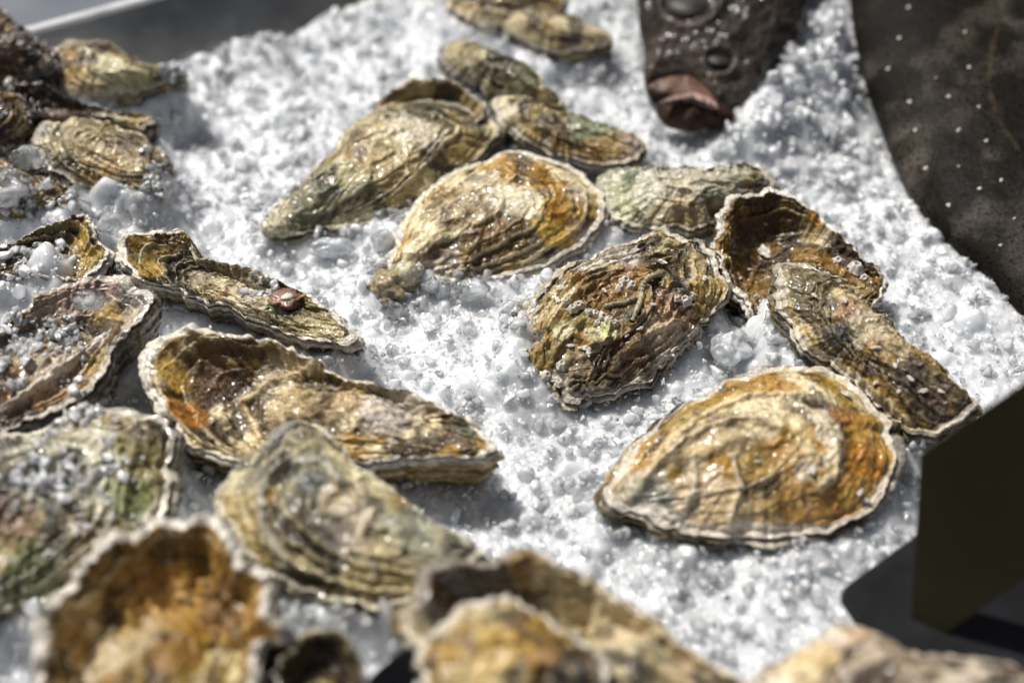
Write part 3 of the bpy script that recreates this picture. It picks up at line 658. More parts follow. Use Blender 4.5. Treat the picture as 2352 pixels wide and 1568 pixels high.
OY['K'] = oyster('blurred grey green oyster with concentric rings in the lower left centre',
    [(498,1129),(518,1090),(562,1041),(611,1002),(654,972),(708,968),(752,992),(791,1026),(820,1065),(855,1094),(903,1124),(952,1163),(1026,1212),(1099,1260),(1110,1290),(1040,1330),(960,1375),(923,1388),(855,1395),(781,1380),(708,1352),(625,1318),(562,1265),(518,1192)],
    (1085,1310), z=0.040, tilt=(0.0,-0.24), H=0.010, D=0.040, pal='olive', seed=18, ns=460, nr=120, rough=1.1, light=0.12, lam=9, lam_amp=0.0020, flare=0.02,
    patches=[(725,1120,40,(0.05,0.06,0.05),0.9),(580,1080,40,(0.08,0.07,0.05),0.6),(700,1000,50,(0.20,0.17,0.09),0.7),(540,1180,50,(0.42,0.32,0.13),0.6),(790,1150,50,(0.44,0.34,0.22),0.7),(820,1220,60,(0.50,0.40,0.32),0.6),(950,1230,70,(0.30,0.32,0.25),0.7),(880,1330,90,(0.50,0.40,0.18),0.6),(770,1220,40,(0.14,0.12,0.10),0.5)],
    ridges=[([(650,1290),(600,1200),(600,1110),(660,1060),(740,1060),(790,1120)],0.0024,0.0030,(0.40,0.38,0.30)),([(860,1310),(830,1240),(860,1180)],0.0018,0.0022,(0.60,0.50,0.36))])
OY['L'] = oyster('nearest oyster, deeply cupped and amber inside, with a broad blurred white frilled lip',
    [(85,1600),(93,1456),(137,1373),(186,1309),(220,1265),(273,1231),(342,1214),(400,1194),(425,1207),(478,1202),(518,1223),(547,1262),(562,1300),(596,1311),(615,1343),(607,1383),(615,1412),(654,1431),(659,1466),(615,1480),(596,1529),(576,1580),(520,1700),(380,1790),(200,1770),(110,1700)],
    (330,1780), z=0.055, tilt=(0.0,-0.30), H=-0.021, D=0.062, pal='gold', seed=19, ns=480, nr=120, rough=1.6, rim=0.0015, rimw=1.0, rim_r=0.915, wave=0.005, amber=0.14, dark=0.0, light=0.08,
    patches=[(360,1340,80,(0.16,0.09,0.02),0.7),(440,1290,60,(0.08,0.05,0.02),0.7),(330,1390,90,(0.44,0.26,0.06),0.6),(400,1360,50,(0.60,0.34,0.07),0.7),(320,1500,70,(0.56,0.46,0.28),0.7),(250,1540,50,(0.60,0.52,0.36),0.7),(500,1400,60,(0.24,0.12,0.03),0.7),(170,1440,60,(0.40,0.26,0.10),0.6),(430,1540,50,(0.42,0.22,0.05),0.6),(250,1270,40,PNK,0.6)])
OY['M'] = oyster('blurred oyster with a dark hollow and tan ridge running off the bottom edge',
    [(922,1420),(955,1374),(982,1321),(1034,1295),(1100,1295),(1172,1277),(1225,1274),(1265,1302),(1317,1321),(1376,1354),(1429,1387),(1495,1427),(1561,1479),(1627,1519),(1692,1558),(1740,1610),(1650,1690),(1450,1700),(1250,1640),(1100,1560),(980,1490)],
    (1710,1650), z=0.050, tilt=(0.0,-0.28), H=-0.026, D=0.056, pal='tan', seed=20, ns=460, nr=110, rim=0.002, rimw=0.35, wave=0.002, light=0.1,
    patches=[(1060,1370,130,DKB,0.95),(1150,1360,110,(0.06,0.035,0.010),0.9),(1230,1330,50,(0.30,0.18,0.04),0.7),(1330,1400,60,(0.60,0.48,0.28),0.7),(1450,1480,70,(0.62,0.50,0.32),0.7),(1380,1490,24,DKB,0.7),(1560,1540,60,(0.60,0.46,0.28),0.7),(1500,1430,40,(0.40,0.24,0.06),0.6)],  # the two large dark browns paint the shadow under the upper left rim
    ridges=[([(1240,1360),(1340,1370),(1450,1430),(1600,1530)],0.0030,0.004,(0.60,0.48,0.28))])
OY['N'] = oyster('pale cream and amber oyster at the bottom edge in front of the dark hollow one',
    [(962,1466),(1021,1433),(1067,1387),(1113,1373),(1172,1375),(1225,1402),(1278,1440),(1344,1479),(1383,1519),(1385,1575),(1330,1650),(1180,1700),(1040,1670),(975,1570)],
    (1190,1690), z=0.064, tilt=(0.0,-0.32), H=0.010, D=0.060, pal='gold', seed=21, ns=380, nr=100, rimw=0.9, wave=0.0025, light=0.15,
    patches=[(1130,1440,30,(0.16,0.14,0.04),0.6),(1150,1500,60,YEL,0.8),(1100,1560,60,(0.62,0.46,0.20),0.7),(1300,1540,50,BLU,0.5),(1250,1500,40,(0.36,0.20,0.05),0.7)])
OY['P'] = oyster('small dark hollow oyster with a pale lip at the bottom edge beside the nearest one',
    [(632,1549),(651,1507),(690,1468),(729,1448),(776,1453),(815,1487),(834,1546),(830,1640),(740,1680),(650,1650)],
    (740,1680), z=0.045, tilt=(0.0,-0.2), H=-0.012, D=0.044, pal='brown', seed=22, ns=300, nr=70, rim=0.002, rimw=0.45, dark=0.3)
OY['Q'] = oyster('blurred pinkish speckled oyster at the bottom edge beside the black foot',
    [(1735,1565),(1824,1500),(1923,1446),(1976,1433),(2021,1458),(2087,1490),(2186,1508),(2290,1520),(2400,1540),(2450,1600),(2100,1720),(1850,1700),(1735,1640)],
    (2250,1640), z=0.050, tilt=(0.0,-0.25), H=0.012, D=0.050, pal='pink', seed=23, ns=360, nr=90, light=0.25, amber=0.0,
    patches=[(1870,1500,50,(0.70,0.52,0.24),0.7),(1830,1540,40,(0.74,0.60,0.34),0.7),(1975,1445,30,(0.40,0.24,0.10),0.7)])
OY['R1'] = oyster('dark grey oyster against the tray wall in the top left corner',
    [(-60,20),(0,26),(22,40),(37,59),(70,73),(106,95),(121,121),(124,161),(92,176),(37,176),(0,183),(-60,185),(-100,100)],
    (-90,60), z=0.050, tilt=(0.10,-0.40), H=0.012, D=0.050, pal='dark', seed=25, ns=300, nr=80, rough=1.6, light=0.1,
    patches=[(5,60,24,(0.45,0.33,0.16),0.8),(5,115,24,(0.50,0.46,0.34),0.7),(20,130,30,(0.20,0.10,0.05),0.6)])
OY['R2'] = oyster('golden oyster with a smooth cream patch, tip pointing right along the tray wall',
    [(122,176),(126,130),(132,108),(157,94),(198,95),(234,92),(264,106),(293,132),(348,150),(403,161),(425,168),(390,185),(340,203),(290,212),(240,222),(180,218),(140,202)],
    (420,168), z=0.038, tilt=(0.02,-0.42), H=0.009, D=0.036, pal='tan', seed=26, ns=360, nr=90, light=0.1, rimw=0.3, amber=0.1,
    patches=[(262,165,42,(0.66,0.60,0.36),0.9),(310,172,36,(0.62,0.56,0.32),0.8),(230,105,26,DKB,0.7),(160,170,30,(0.48,0.34,0.13),0.6),(265,115,26,(0.46,0.32,0.14),0.6)])
OY['R3'] = oyster('dark purple brown oyster edge with a thin pale rim between two golden oysters',
    [(22,190),(40,200),(92,200),(143,223),(183,242),(220,256),(275,267),(355,278),(352,298),(311,304),(256,293),(201,280),(110,278),(55,262),(30,230)],
    (350,290), z=0.038, tilt=(0.05,-0.35), H=-0.006, D=0.036, pal='dark', seed=27, ns=320, nr=70, rim=0.003, rimw=0.8, wave=0.0015,
    patches=[(300,280,40,(0.45,0.38,0.20),0.8),(340,290,20,(0.42,0.32,0.14),0.8)])
OY['R4'] = oyster('olive oyster with short slate blue rays at its scalloped left end',
    [(82,326),(92,293),(110,278),(146,275),(183,269),(227,275),(275,296),(330,315),(366,340),(380,366),(366,414),(358,455),(311,455),(256,437),(183,420),(121,390),(95,357)],
    (378,420), z=0.034, tilt=(0.02,-0.35), H=0.009, D=0.034, pal='tan', seed=28, ns=420, nr=110, rays=0.9, light=0.12, lam=13, lam_amp=0.0014, fold=0.0008, rimw=0.4,
    patches=[(220,340,40,(0.62,0.50,0.30),0.7),(200,300,60,(0.22,0.18,0.07),0.6),(320,350,60,(0.36,0.28,0.18),0.6),(280,320,30,DKB,0.4)])
OY['R5'] = oyster('small gold flecked dark oyster at the left edge under the dark purple brown one',
    [(-50,225),(0,212),(30,212),(48,230),(62,264),(66,293),(37,315),(22,337),(0,344),(-50,335),(-80,280)],
    (-70,300), z=0.040, tilt=(0.05,-0.4), H=0.009, D=0.040, pal='brown', seed=29, ns=260, nr=70, light=0.1, amber=0.15)
OY['R6'] = oyster('wet dark amber oyster at the left edge partly buried under ice lumps',
    [(-40,372),(37,366),(92,378),(121,403),(154,430),(190,459),(205,491),(160,510),(73,515),(-40,515),(-70,440)],
    (-60,450), z=0.030, tilt=(0.05,-0.30), H=0.008, D=0.030, pal='brown', seed=30, ns=340, nr=90, amber=0.4,
    patches=[(60,380,30,GRN,0.6),(170,480,30,AMB,0.7)])
OY['R7'] = oyster('broken edged yellow oyster with a white rim at the left edge, full of ice',
    [(-50,600),(0,580),(22,566),(92,531),(146,513),(198,502),(209,511),(220,542),(242,571),(245,590),(222,626),(195,650),(130,650),(60,640),(0,640),(-60,650)],
    (-50,640), z=0.034, tilt=(0.02,-0.26), H=-0.006, D=0.036, pal='tan', seed=31, ns=360, nr=90, rim=0.003, rimw=0.95, wave=0.002, amber=0.1,
    patches=[(190,560,30,YEL,0.8),(215,600,24,(0.42,0.30,0.08),0.8),(140,550,40,(0.12,0.10,0.03),0.7)])

# ------------------------------------------------------------------ growths and fragments on the shells
def lump(name, pos, sx, sy, sz, seed, mat, parent, base, sub=3, rot=0.0, amp=0.25, fr=2.0, col=None, flat=False):
    v, f_ = ico(sub)
    v = v * (1 + amp * fbm(v * fr + seed * 3.1, 3, seed))[:, None]
    v = v * np.array([sx, sy, sz])
    c, s = math.cos(rot), math.sin(rot)
    v = v @ np.array([[c, s, 0], [-s, c, 0], [0, 0, 1]])
    v = v + np.asarray(pos) - np.asarray(base)
    cc = None if col is None else np.broadcast_to(np.array(col), v.shape) * (1 + 0.3 * fbm(v * 500, 3, seed))[:, None]
    return mesh_obj(name, v, f_, mat, parent, smooth=not flat, col=cc)

def barnacle(o, x, y, r, seed):
    """ribbed volcano-shaped cone with a dark opening"""
    p = surf(o, x, y); ns = 28
    a = np.linspace(0, 2 * np.pi, ns, endpoint=False)
    rib = 1 + 0.10 * np.cos(6 * a + seed) + 0.05 * np.cos(13 * a)
    prof = [(1.25, -0.25), (1.0, 0.1), (0.82, 0.42), (0.62, 0.72), (0.48, 0.86), (0.38, 0.80), (0.32, 0.45)]
    V = np.array([[rr_ * r * rib[i] * math.cos(a[i]), rr_ * r * rib[i] * math.sin(a[i]), h_ * r * 0.95] for rr_, h_ in prof for i in range(ns)])
    n = Vector(o['n']); R = np.array(Vector((0, 0, 1)).rotation_difference(n + Vector((0.25 * math.sin(seed), 0.25 * math.cos(seed * 2), 0))).to_matrix())
    V = V @ R.T + p - o['base']
    T = np.array([[(len(prof) - 1) * ns + k for k in range(ns)]])
    mesh_obj('barnacle', V, [grid_faces(len(prof), ns), T], M_BARN, o['up'] if False else o['root'], smooth=True)

def tube(name, o, pts, r, mat, seed, lift=0.6, col=None, rib=0.0):
    P = np.array([surf(o, *p) for p in pts]) + np.array(o['n']) * r * lift
    tt = np.linspace(0, len(P) - 1, 60); i0 = np.clip(tt.astype(int), 0, len(P) - 2); fr = (tt - i0)[:, None]
    Pm = np.vstack([2 * P[0] - P[1], P, 2 * P[-1] - P[-2]])
    p0, p1, p2, p3 = Pm[i0], Pm[i0 + 1], Pm[i0 + 2], Pm[i0 + 3]
    C = 0.5 * (2 * p1 + (p2 - p0) * fr + (2 * p0 - 5 * p1 + 4 * p2 - p3) * fr ** 2 + (-p0 + 3 * p1 - 3 * p2 + p3) * fr ** 3)
    ns = 14; a = np.linspace(0, 2 * np.pi, ns, endpoint=False); V = []
    for k in range(len(C)):
        t = C[min(k + 1, len(C) - 1)] - C[max(k - 1, 0)]; t = t / np.linalg.norm(t)
        s = np.cross(t, o['n']); s /= np.linalg.norm(s); u_ = np.cross(s, t)
        rk = r * (0.75 + 0.25 * math.sin(math.pi * k / 59) + rib * math.sin(k * 1.9) + 0.10 * math.sin(k * 0.7 + seed))
        for q in a: V.append(C[k] + rk * (math.cos(q) * s + math.sin(q) * u_))
    V = np.array(V) - o['base']
    caps = [np.array([list(range(ns))[::-1]]), np.array([[59 * ns + k for k in range(ns)]])]
    cc = None if col is None else np.broadcast_to(np.array(col), V.shape) * (1 + 0.35 * fbm(V * 400, 3, seed))[:, None]
    mesh_obj(name, V, [grid_faces(60, ns)] + caps, mat, o['root'], col=cc)

C_ = OY['C']
for k, (x, y, r) in enumerate([(1436, 645, .0026), (1452, 655, .0022), (1424, 660, .0019), (1573, 690, .0026), (1588, 680, .0020), (1556, 684, .0018), (1368, 720, .0020), (1385, 728, .0024), (1400, 733, .0019),
                               (1352, 716, .0017), (1330, 700, .0020), (1316, 708, .0022), (1290, 838, .0024), (1256, 862, .0022), (1372, 742, .0016), (1284, 880, .0020), (1412, 742, .0017), (1300, 690, .0016)]):
    barnacle(C_, x, y, r, k + 1)
tube('worm_tube', C_, [(1452, 738), (1462, 712), (1472, 688), (1474, 664), (1484, 645), (1505, 632), (1520, 638), (1522, 660)], 0.0015, M_SHELL, 1, lift=0.25, col=(0.34, 0.30, 0.19), rib=0.16)
tube('worm_tube', C_, [(1385, 706), (1410, 700), (1438, 694), (1460, 684)], 0.0014, M_SHELL, 2, lift=0.2, col=(0.26, 0.23, 0.14), rib=0.12)
tube('weed_strand', C_, [(1600, 700), (1607, 715), (1606, 730), (1600, 738)], 0.0003, M_WEED, 3)
def flake(o, x, y, r, seed, mat=None, el=0.5):
    p = surf(o, x, y) + np.array(o['n']) * 0.0006
    lump('shell_flake', p, r, r * el, r * 0.28, seed, mat or M_BARN, o['root'], o['base'], sub=2, rot=seed * 1.7, amp=0.6, fr=2.2, flat=True)
for k, (x, y, r) in enumerate([(1345, 800, .0028), (1352, 812, .0018), (1310, 795, .0017), (1280, 690, .0022), (1292, 660, .0026), (1388, 668, .0014), (1470, 756, .0016), (1560, 830, .0012), (1230, 730, .0014), (1520, 602, .0022), (1440, 770, .0014), (1500, 700, .0013), (1618, 640, .0018), (1400, 590, .0016), (1345, 760, .0012)]):
    flake(C_, x, y, r, k + 11)
D_ = OY['D']
flake(D_, 1755, 578, .0050, 3, el=0.45); flake(D_, 1682, 580, .0018, 5)
for k, (x, y) in enumerate([(1757, 515), (1796, 542), (1790, 560), (1735, 680), (1768, 690), (1700, 640), (1770, 670), (1810, 600), (1720, 620)]):
    flake(D_, x, y, .0012, k + 40)
barnacle(D_, 1966, 615, 0.0036, 3); barnacle(D_, 1925, 600, 0.0026, 4); barnacle(D_, 1985, 640, 0.0022, 5)
E_ = OY['E']
for k, (x, y, r) in enumerate([(1940, 690, .0020), (2010, 800, .0024), (2055, 840, .0016), (2120, 900, .0020), (2090, 870, .0016), (2012, 880, .0018), (1870, 680, .0014), (2065, 900, .0014), (2160, 900, .0014), (1900, 640, .0010)]):
    flake(E_, x, y, r, k + 60)
F_ = OY['F']
for k, (x, y, r) in enumerate([(1862, 890, .0020), (1940, 905, .0022), (1975, 1130, .0020), (1985, 1150, .0024), (1868, 1080, .0022), (1740, 1060, .0012), (1600, 990, .0010)]):
    flake(F_, x, y, r, k + 80)
A_ = OY['A']
# the knobbly hinge of the lower valve juts out at the lower left
hb = surf(A_, 905, 640)
lump('hinge', on_z(905, 655, hb[2] - 0.004), 0.0115, 0.0115, 0.0085, 5, M_SHELL, A_['root'], A_['base'], sub=4, amp=0.35, fr=1.6, col=(0.30, 0.24, 0.13))
lump('hinge', on_z(935, 632, hb[2] + 0.002), 0.0062, 0.0072, 0.006, 6, M_SHELL, A_['root'], A_['base'], sub=3, amp=0.3, fr=1.6, col=(0.60, 0.54, 0.40))
B_ = OY['B']; hb = surf(B_, 625, 530)
lump('hinge', on_z(634, 522, hb[2] - 0.001), 0.0075, 0.0065, 0.005, 9, M_SHELL, B_['root'], B_['base'], sub=3, amp=0.35, fr=1.6, col=(0.46, 0.42, 0.28))
G_ = OY['G']
pg = surf(G_, 655, 695)
fr_ = empty('shell_fragment', pg); tag(fr_, 'small reddish brown shell fragment lying in the icy hollow of a curled oyster', 'shell fragment')
lump('fragment', pg + np.array([0, 0, 0.002]), 0.0085, 0.0065, 0.0026, 12, M_SHELL, fr_, pg, sub=3, amp=0.4, fr=1.6, col=(0.24, 0.13, 0.09))
lump('pale_scar', pg + np.array([0.0015, -0.001, 0.0042]), 0.0030, 0.0024, 0.0012, 13, M_BARN, fr_, pg, sub=2, amp=0.25)
tube('weed_strand', G_, [(608, 712), (618, 706), (628, 714), (636, 728)], 0.0005, M_WEED, 3)

# ------------------------------------------------------------------ the two flatfish
def slab(name_outline, z, H, D, ns, nr, n, c_px):
    ox = np.array(name_outline, float)
    p0 = on_z(c_px[0], c_px[1], z)
    e1 = np.cross([0, 1.0, 0], n); e1 /= np.linalg.norm(e1); e2 = np.cross(n, e1)
    def to2(x, y, lift=1):
        l_ = H if lift else 0
        q = on_plane(x, y, p0 + l_ * n, n) - p0 - l_ * n; return np.array([q @ e1, q @ e2])
    O = catmull([to2(p[0], p[1], 0) for p in ox], ns)
    if np.sum(O[:, 0] * np.roll(O[:, 1], -1) - np.roll(O[:, 0], -1) * O[:, 1]) < 0: O = O[::-1].copy()
    return p0, e1, e2, to2, O

def fish_body(root_p, outline, z, n, H, D, ns, nr, c_px, colf, dispf, parent_name='body', root=None, mat=None):
    n = np.array(n, float); n /= np.linalg.norm(n)
    p0, e1, e2, to2, O = slab(outline, z, H, D, ns, nr, n, c_px)
    c = O.mean(0)
    x = np.linspace(0, 1, nr); r = 1 - (1 - x) ** 1.6; r[0] = 0.003
    P = c + r[:, None, None] * (O - c)[None]
    rr = np.broadcast_to(r[:, None], P.shape[:2])
    w = H * (1 - rr ** 5.0) ** 0.75
    w = w + dispf(P, rr, to2)
    C = colf(P, rr, to2)
    V = p0 + P[..., 0:1] * e1 + P[..., 1:2] * e2 + w[..., None] * n
    VL = []; CLs = []
    for s_, dz in ((1.0, -0.004), (0.985, -0.012), (0.95, -0.022), (0.85, -D), (0.4, -D)):
        Pk = c + s_ * (O - c); VL.append(p0 + Pk[:, 0:1] * e1 + Pk[:, 1:2] * e2 + dz * n); CLs.append(C[-1] * 0.9)
    V = np.concatenate([V, np.stack(VL)], 0); C = np.concatenate([C, np.stack(CLs)], 0)
    nrr = V.shape[0]; vv = V.reshape(-1, 3); cc = C.reshape(-1, 3); i = np.arange(ns)
    T1 = np.stack([np.full(ns, len(vv)), i, (i + 1) % ns], 1); T2 = np.stack([np.full(ns, len(vv) + 1), (nrr - 1) * ns + (i + 1) % ns, (nrr - 1) * ns + i], 1)
    vv = np.vstack([vv, V[0].mean(0), V[-1].mean(0)]); cc = np.vstack([cc, C[0].mean(0), C[-1].mean(0)])
    o = mesh_obj(parent_name, vv - root_p, [grid_faces(nrr, ns), T1, T2], mat or M_FISH, root, col=cc)
    top = V[:nr].reshape(-1, 3)
    return dict(top=top, pix=project(top), base=root_p, root=root, n=n, o=o)

# big turbot on the right
rp = on_z(2250, 250, 0.0)
turbot = empty('flatfish', rp); tag(turbot, 'huge dark speckled flatfish body with pale bony bumps at the right edge', 'fish', 'flatfish laid on the ice')
out2 = [(1950,-250),(1948,-120),(1954,0),(1964,71),(1983,157),(2011,238),(2044,324),(2083,414),(2121,476),(2164,528),(2211,571),(2273,628),(2352,719),(2440,800),(2560,850),(2750,840),(2900,700),(2980,450),(2980,100),(2900,-200),(2700,-420),(2400,-500),(2100,-420)]
def tcol(P, rr, to2):
    PP = P3(P[..., 0], P[..., 1]); C = np.broadcast_to(np.array([0.007, 0.006, 0.004]), P.shape[:2] + (3,)).copy()
    m1 = sst(-0.15, 0.6, fbm(PP * 48, 5, 901)); m2 = sst(0.0, 0.5, fbm(PP * 90, 4, 905)); m3 = sst(0.1, 0.4, fbm(PP * 22, 3, 911))
    C = C + (np.array([0.036, 0.030, 0.024]) - C) * (m1 * 0.8)[..., None]
    C = C + (np.array([0.060, 0.053, 0.046]) - C) * (m2 * m1 * 0.8)[..., None]
    C = C + (np.array([0.007, 0.006, 0.005]) - C) * (m3 * 0.8)[..., None]
    ln = np.array([to2(*p) for p in [(2330,-60),(2295,40),(2275,130),(2272,190),(2290,260),(2340,330)]]); best = np.full(P.shape[:2], 9.0)
    for a_, b_ in zip(ln[:-1], ln[1:]):
        ab_ = b_ - a_; k = np.clip(((P - a_) @ ab_) / (ab_ @ ab_), 0, 1); best = np.minimum(best, np.linalg.norm(P - a_ - k[..., None] * ab_, axis=-1))
    return C + (np.array([0.035, 0.027, 0.015]) - C) * (np.exp(-((best + 0.0008 * fbm(PP * 300, 2, 915)) / 0.0011) ** 2) * 0.8)[..., None]
def tdisp(P, rr, to2):
    PP = P3(P[..., 0], P[..., 1]); return 0.0018 * fbm(PP * 28, 3, 921) + 0.00025 * fbm(PP * 160, 3, 923)
T_ = fish_body(rp, out2, 0.030, (-0.10, -0.16, 1), 0.020, 0.045, 520, 220, (2300, 200), tcol, tdisp, 'body', turbot)
for k, (x, y) in enumerate([(2088,17),(2068,86),(2218,74),(2042,155),(2225,153),(2182,222),(2092,233),(2249,244),(2106,298),(2204,299),(2130,385),(2268,324),(2254,433),(2182,469),(2302,412),(2150,180),(2330,500),(2300,560),(2200,380)]):
    p = surf(T_, x, y) - np.array([0, 0, 0.0004])
    ns = 10; a = np.linspace(0, 2 * np.pi, ns, endpoint=False); r = 0.0010 if k < 15 else 0.0007
    V = [[q * r * math.cos(t) * (1 + 0.3 * math.sin(3 * t + k)), q * r * math.sin(t), h_ * r] for q, h_ in ((1.5, -0.3), (0.9, 0.35), (0.35, 0.9)) for t in a] + [[0, 0, 1.2 * r]]
    T = np.array([[30, 20 + q, 20 + (q + 1) % ns] for q in range(ns)])
    mesh_obj('skin_bump', np.array(V) + p - rp, [grid_faces(3, ns), T], M_BARN, turbot)

# fish head pointing at the viewer, top middle
hp = on_z(1640, 60, 0.0)
head = empty('flatfish', hp); tag(head, 'glossy brown flatfish head with open red mouth, half covered by ice at the top', 'fish', 'flatfish laid on the ice')
out1 = [(1455,-260),(1458,-120),(1464,0),(1467,57),(1478,105),(1479,130),(1478,165),(1483,196),(1505,190),(1550,178),(1590,184),(1625,208),(1655,240),(1680,236),(1720,215),(1750,180),(1775,140),(1830,90),(1850,20),(1870,-80),(1880,-200),(1850,-330),(1700,-380),(1530,-350)]
def hcol(P, rr, to2):
    PP = P3(P[..., 0], P[..., 1]); C = np.broadcast_to(np.array([0.022, 0.018, 0.014]), P.shape[:2] + (3,)).copy()
    C = C + (np.array([0.060, 0.048, 0.040]) - C) * (sst(0.0, 0.5, fbm(PP * 45, 4, 931)) * 0.8)[..., None]
    C = C + (np.array([0.022, 0.018, 0.014]) - C) * (sst(0.1, 0.5, fbm(PP * 26, 3, 935)) * 0.8)[..., None]
    for (x, y, r_) in ((1585, 8, 0.0175), (1652, 130, 0.0088)):
        d = np.linalg.norm(P - to2(x, y), axis=-1); g = np.exp(-((d - r_) / 0.0022) ** 2)
        C = C + (np.array([0.13, 0.105, 0.09]) - C) * (g * (0.75 if r_ > 0.01 else 0.25) * sst(-0.4, 0.4, fbm(PP * 60, 2, 936)))[..., None]
    return C
def hdisp(P, rr, to2):
    PP = P3(P[..., 0], P[..., 1]); w = 0.0024 * fbm(PP * 50, 4, 941) + 0.0011 * fbm(PP * 190, 3, 943)
    for (x, y, r_) in ((1585, 8, 0.0175), (1652, 130, 0.0088)):
        d = np.linalg.norm(P - to2(x, y), axis=-1); w = w + 0.0028 * np.exp(-((d - r_) / 0.0026) ** 2) - 0.003 * np.exp(-(d / (r_ * 0.8)) ** 2)
    for pts in ([(1600,170),(1650,195),(1690,240)], [(1580,150),(1640,175),(1700,215)]):
        pl = np.array([to2(*p) for p in pts])
        for a_, b_ in zip(pl[:-1], pl[1:]):
            ab_ = b_ - a_; k = np.clip(((P - a_) @ ab_) / (ab_ @ ab_), 0, 1); w = w + 0.0022 * np.exp(-(np.linalg.norm(P - a_ - k[..., None] * ab_, axis=-1) / 0.0022) ** 2)
    return w
H_ = fish_body(hp, out1, 0.034, (-0.12, -0.30, 1), 0.014, 0.040, 420, 180, (1650, 60), hcol, hdisp, 'head', head, M_HEAD)
for (x, y, r_) in ((1585, 8, 0.0150), (1652, 130, 0.0078)):
    p = surf(H_, x, y)
    lump('eye', p - H_['n'] * 0.0022, r_, r_ * 0.95, r_ * 0.42, 3, M_EYE, head, hp, sub=3, amp=0.03)
# mouth: red lining and the jutting lower jaw
def jaw(name, pts, z, th, mat, seed, colr):
    n = np.array([-0.1, -0.35, 1.0]); n /= np.linalg.norm(n)
    cx = np.mean(pts, 0); p0 = on_z(cx[0], cx[1], z); e1 = np.cross([0, 1.0, 0], n); e1 /= np.linalg.norm(e1); e2 = np.cross(n, e1)
    O = catmull([[(on_plane(*p, p0, n) - p0) @ e1, (on_plane(*p, p0, n) - p0) @ e2] for p in pts], 140)
    c = O.mean(0); V = []
    for ph in np.linspace(0.02, math.pi - 0.02, 30):
        s_ = math.sin(ph) ** 0.7; h_ = math.cos(ph) * th
        Pk = c + s_ * (O - c); V.append(p0 + Pk[:, :1] * e1 + Pk[:, 1:] * e2 + h_ * n)
    V = np.array(V); V = V + (0.0006 * fbm(V * 160, 3, seed))[..., None] * n
    vv = V.reshape(-1, 3); cc = np.broadcast_to(np.array(colr), vv.shape) * (1 + 0.5 * fbm(vv * 120, 3, seed))[:, None]
    caps = [np.array([list(range(140))]), np.array([[29 * 140 + k for k in range(140)][::-1]])]
    mesh_obj(name, vv - hp, [grid_faces(30, 140)[:, ::-1]] + caps, mat, head, col=cc)
jaw('mouth_lining', [(1487,203),(1505,188),(1550,174),(1590,178),(1625,205),(1648,240),(1620,240),(1590,226),(1550,224),(1515,217)], 0.026, 0.0022, M_MOUTH, 5, (0.3, 0.1, 0.05))
jaw('lower_jaw', [(1507,243),(1521,226),(1568,217),(1616,219),(1650,240),(1690,270),(1660,290),(1630,285),(1592,297),(1535,286),(1511,267)], 0.016, 0.009, M_FISH, 6, (0.045, 0.027, 0.021))
jaw('lip', [(1515,238),(1545,222),(1590,216),(1628,224),(1650,246),(1642,248),(1620,234),(1585,224),(1545,229),(1520,240)], 0.0265, 0.0022, M_FISH, 7, (0.26, 0.19, 0.16))

# ------------------------------------------------------------------ dark sign board and feet
def prism(name, pts3, th, nrm_, mat, parent, base, bev=0.002):
    P = np.array(pts3); nrm_ = np.array(nrm_, float); k = len(P)
    V = np.vstack([P, P - nrm_ * th]) - base
    F = [np.array([list(range(k))]), np.array([list(range(2 * k - 1, k - 1, -1))]), np.array([[i, i + k, (i + 1) % k + k, (i + 1) % k] for i in range(k)])]
    o = mesh_obj(name, V, F, mat, parent, smooth=False)
    bevel(o, bev, 3); return o

def plane_from(p0, n):
    n = np.array(n, float); n /= np.linalg.norm(n)
    return lambda x, y: on_plane(x, y, p0, n), n
bp0 = CP + ray(2230, 1200) * 0.505
bf, bn = plane_from(bp0, (-0.42, -0.80, 0.30))
bbase = on_z(2140, 1500, 0.0)
board = empty('sign_board', bbase); tag(board, 'blank dark olive sign board standing on a black foot at the right edge', 'sign')
prism('board', [bf(2112, 1046), bf(2126, 1034), bf(2400, 845), bf(2620, 700), bf(2620, 1150), bf(2400, 1295), bf(2108, 1500), bf(2094, 1508), bf(2088, 1500)], 0.0012, bn, M_BOARD, board, bbase, 0.0004)
ff, fn = plane_from(on_z(2020, 1350, 0.022), (0.0, -0.12, 1.0))
prism('foot', [ff(1932, 1372), ff(1936, 1352), ff(1946, 1340), ff(2110, 1222), ff(2330, 1060), ff(2700, 1100), ff(2700, 1500), ff(2350, 1530), ff(2150, 1530), ff(2080, 1500), ff(1968, 1424)], 0.004, fn, M_PLASTIC, board, bbase, 0.0012)  # left end is the foot; the rest stands in for shade below the board
# black corner poking in at the bottom edge
tf, tn = plane_from(CP + ray(940, 1540) * 0.47, (0.0, -0.75, 0.66))
tb = on_z(940, 1568, 0.02)
tg = empty('price_tag', tb); tag(tg, 'pointed black corner of a card poking up at the bottom edge', 'sign')
prism('card', [tf(820, 1585), tf(870, 1535), tf(915, 1497), tf(932, 1489), tf(950, 1493), tf(985, 1535), tf(1035, 1585), tf(1010, 1750), tf(850, 1750)], 0.003, tn, M_PLASTIC, tg, tb, 0.0008)
sv = tf(930, 1745)
prism('stem', [sv + RT * 0.004, sv - RT * 0.004, np.array([sv[0] - 0.004, sv[1], -0.02]), np.array([sv[0] + 0.004, sv[1], -0.02])], 0.003, np.array([0, -1.0, 0]), M_PLASTIC, tg, tb, 0.0005)

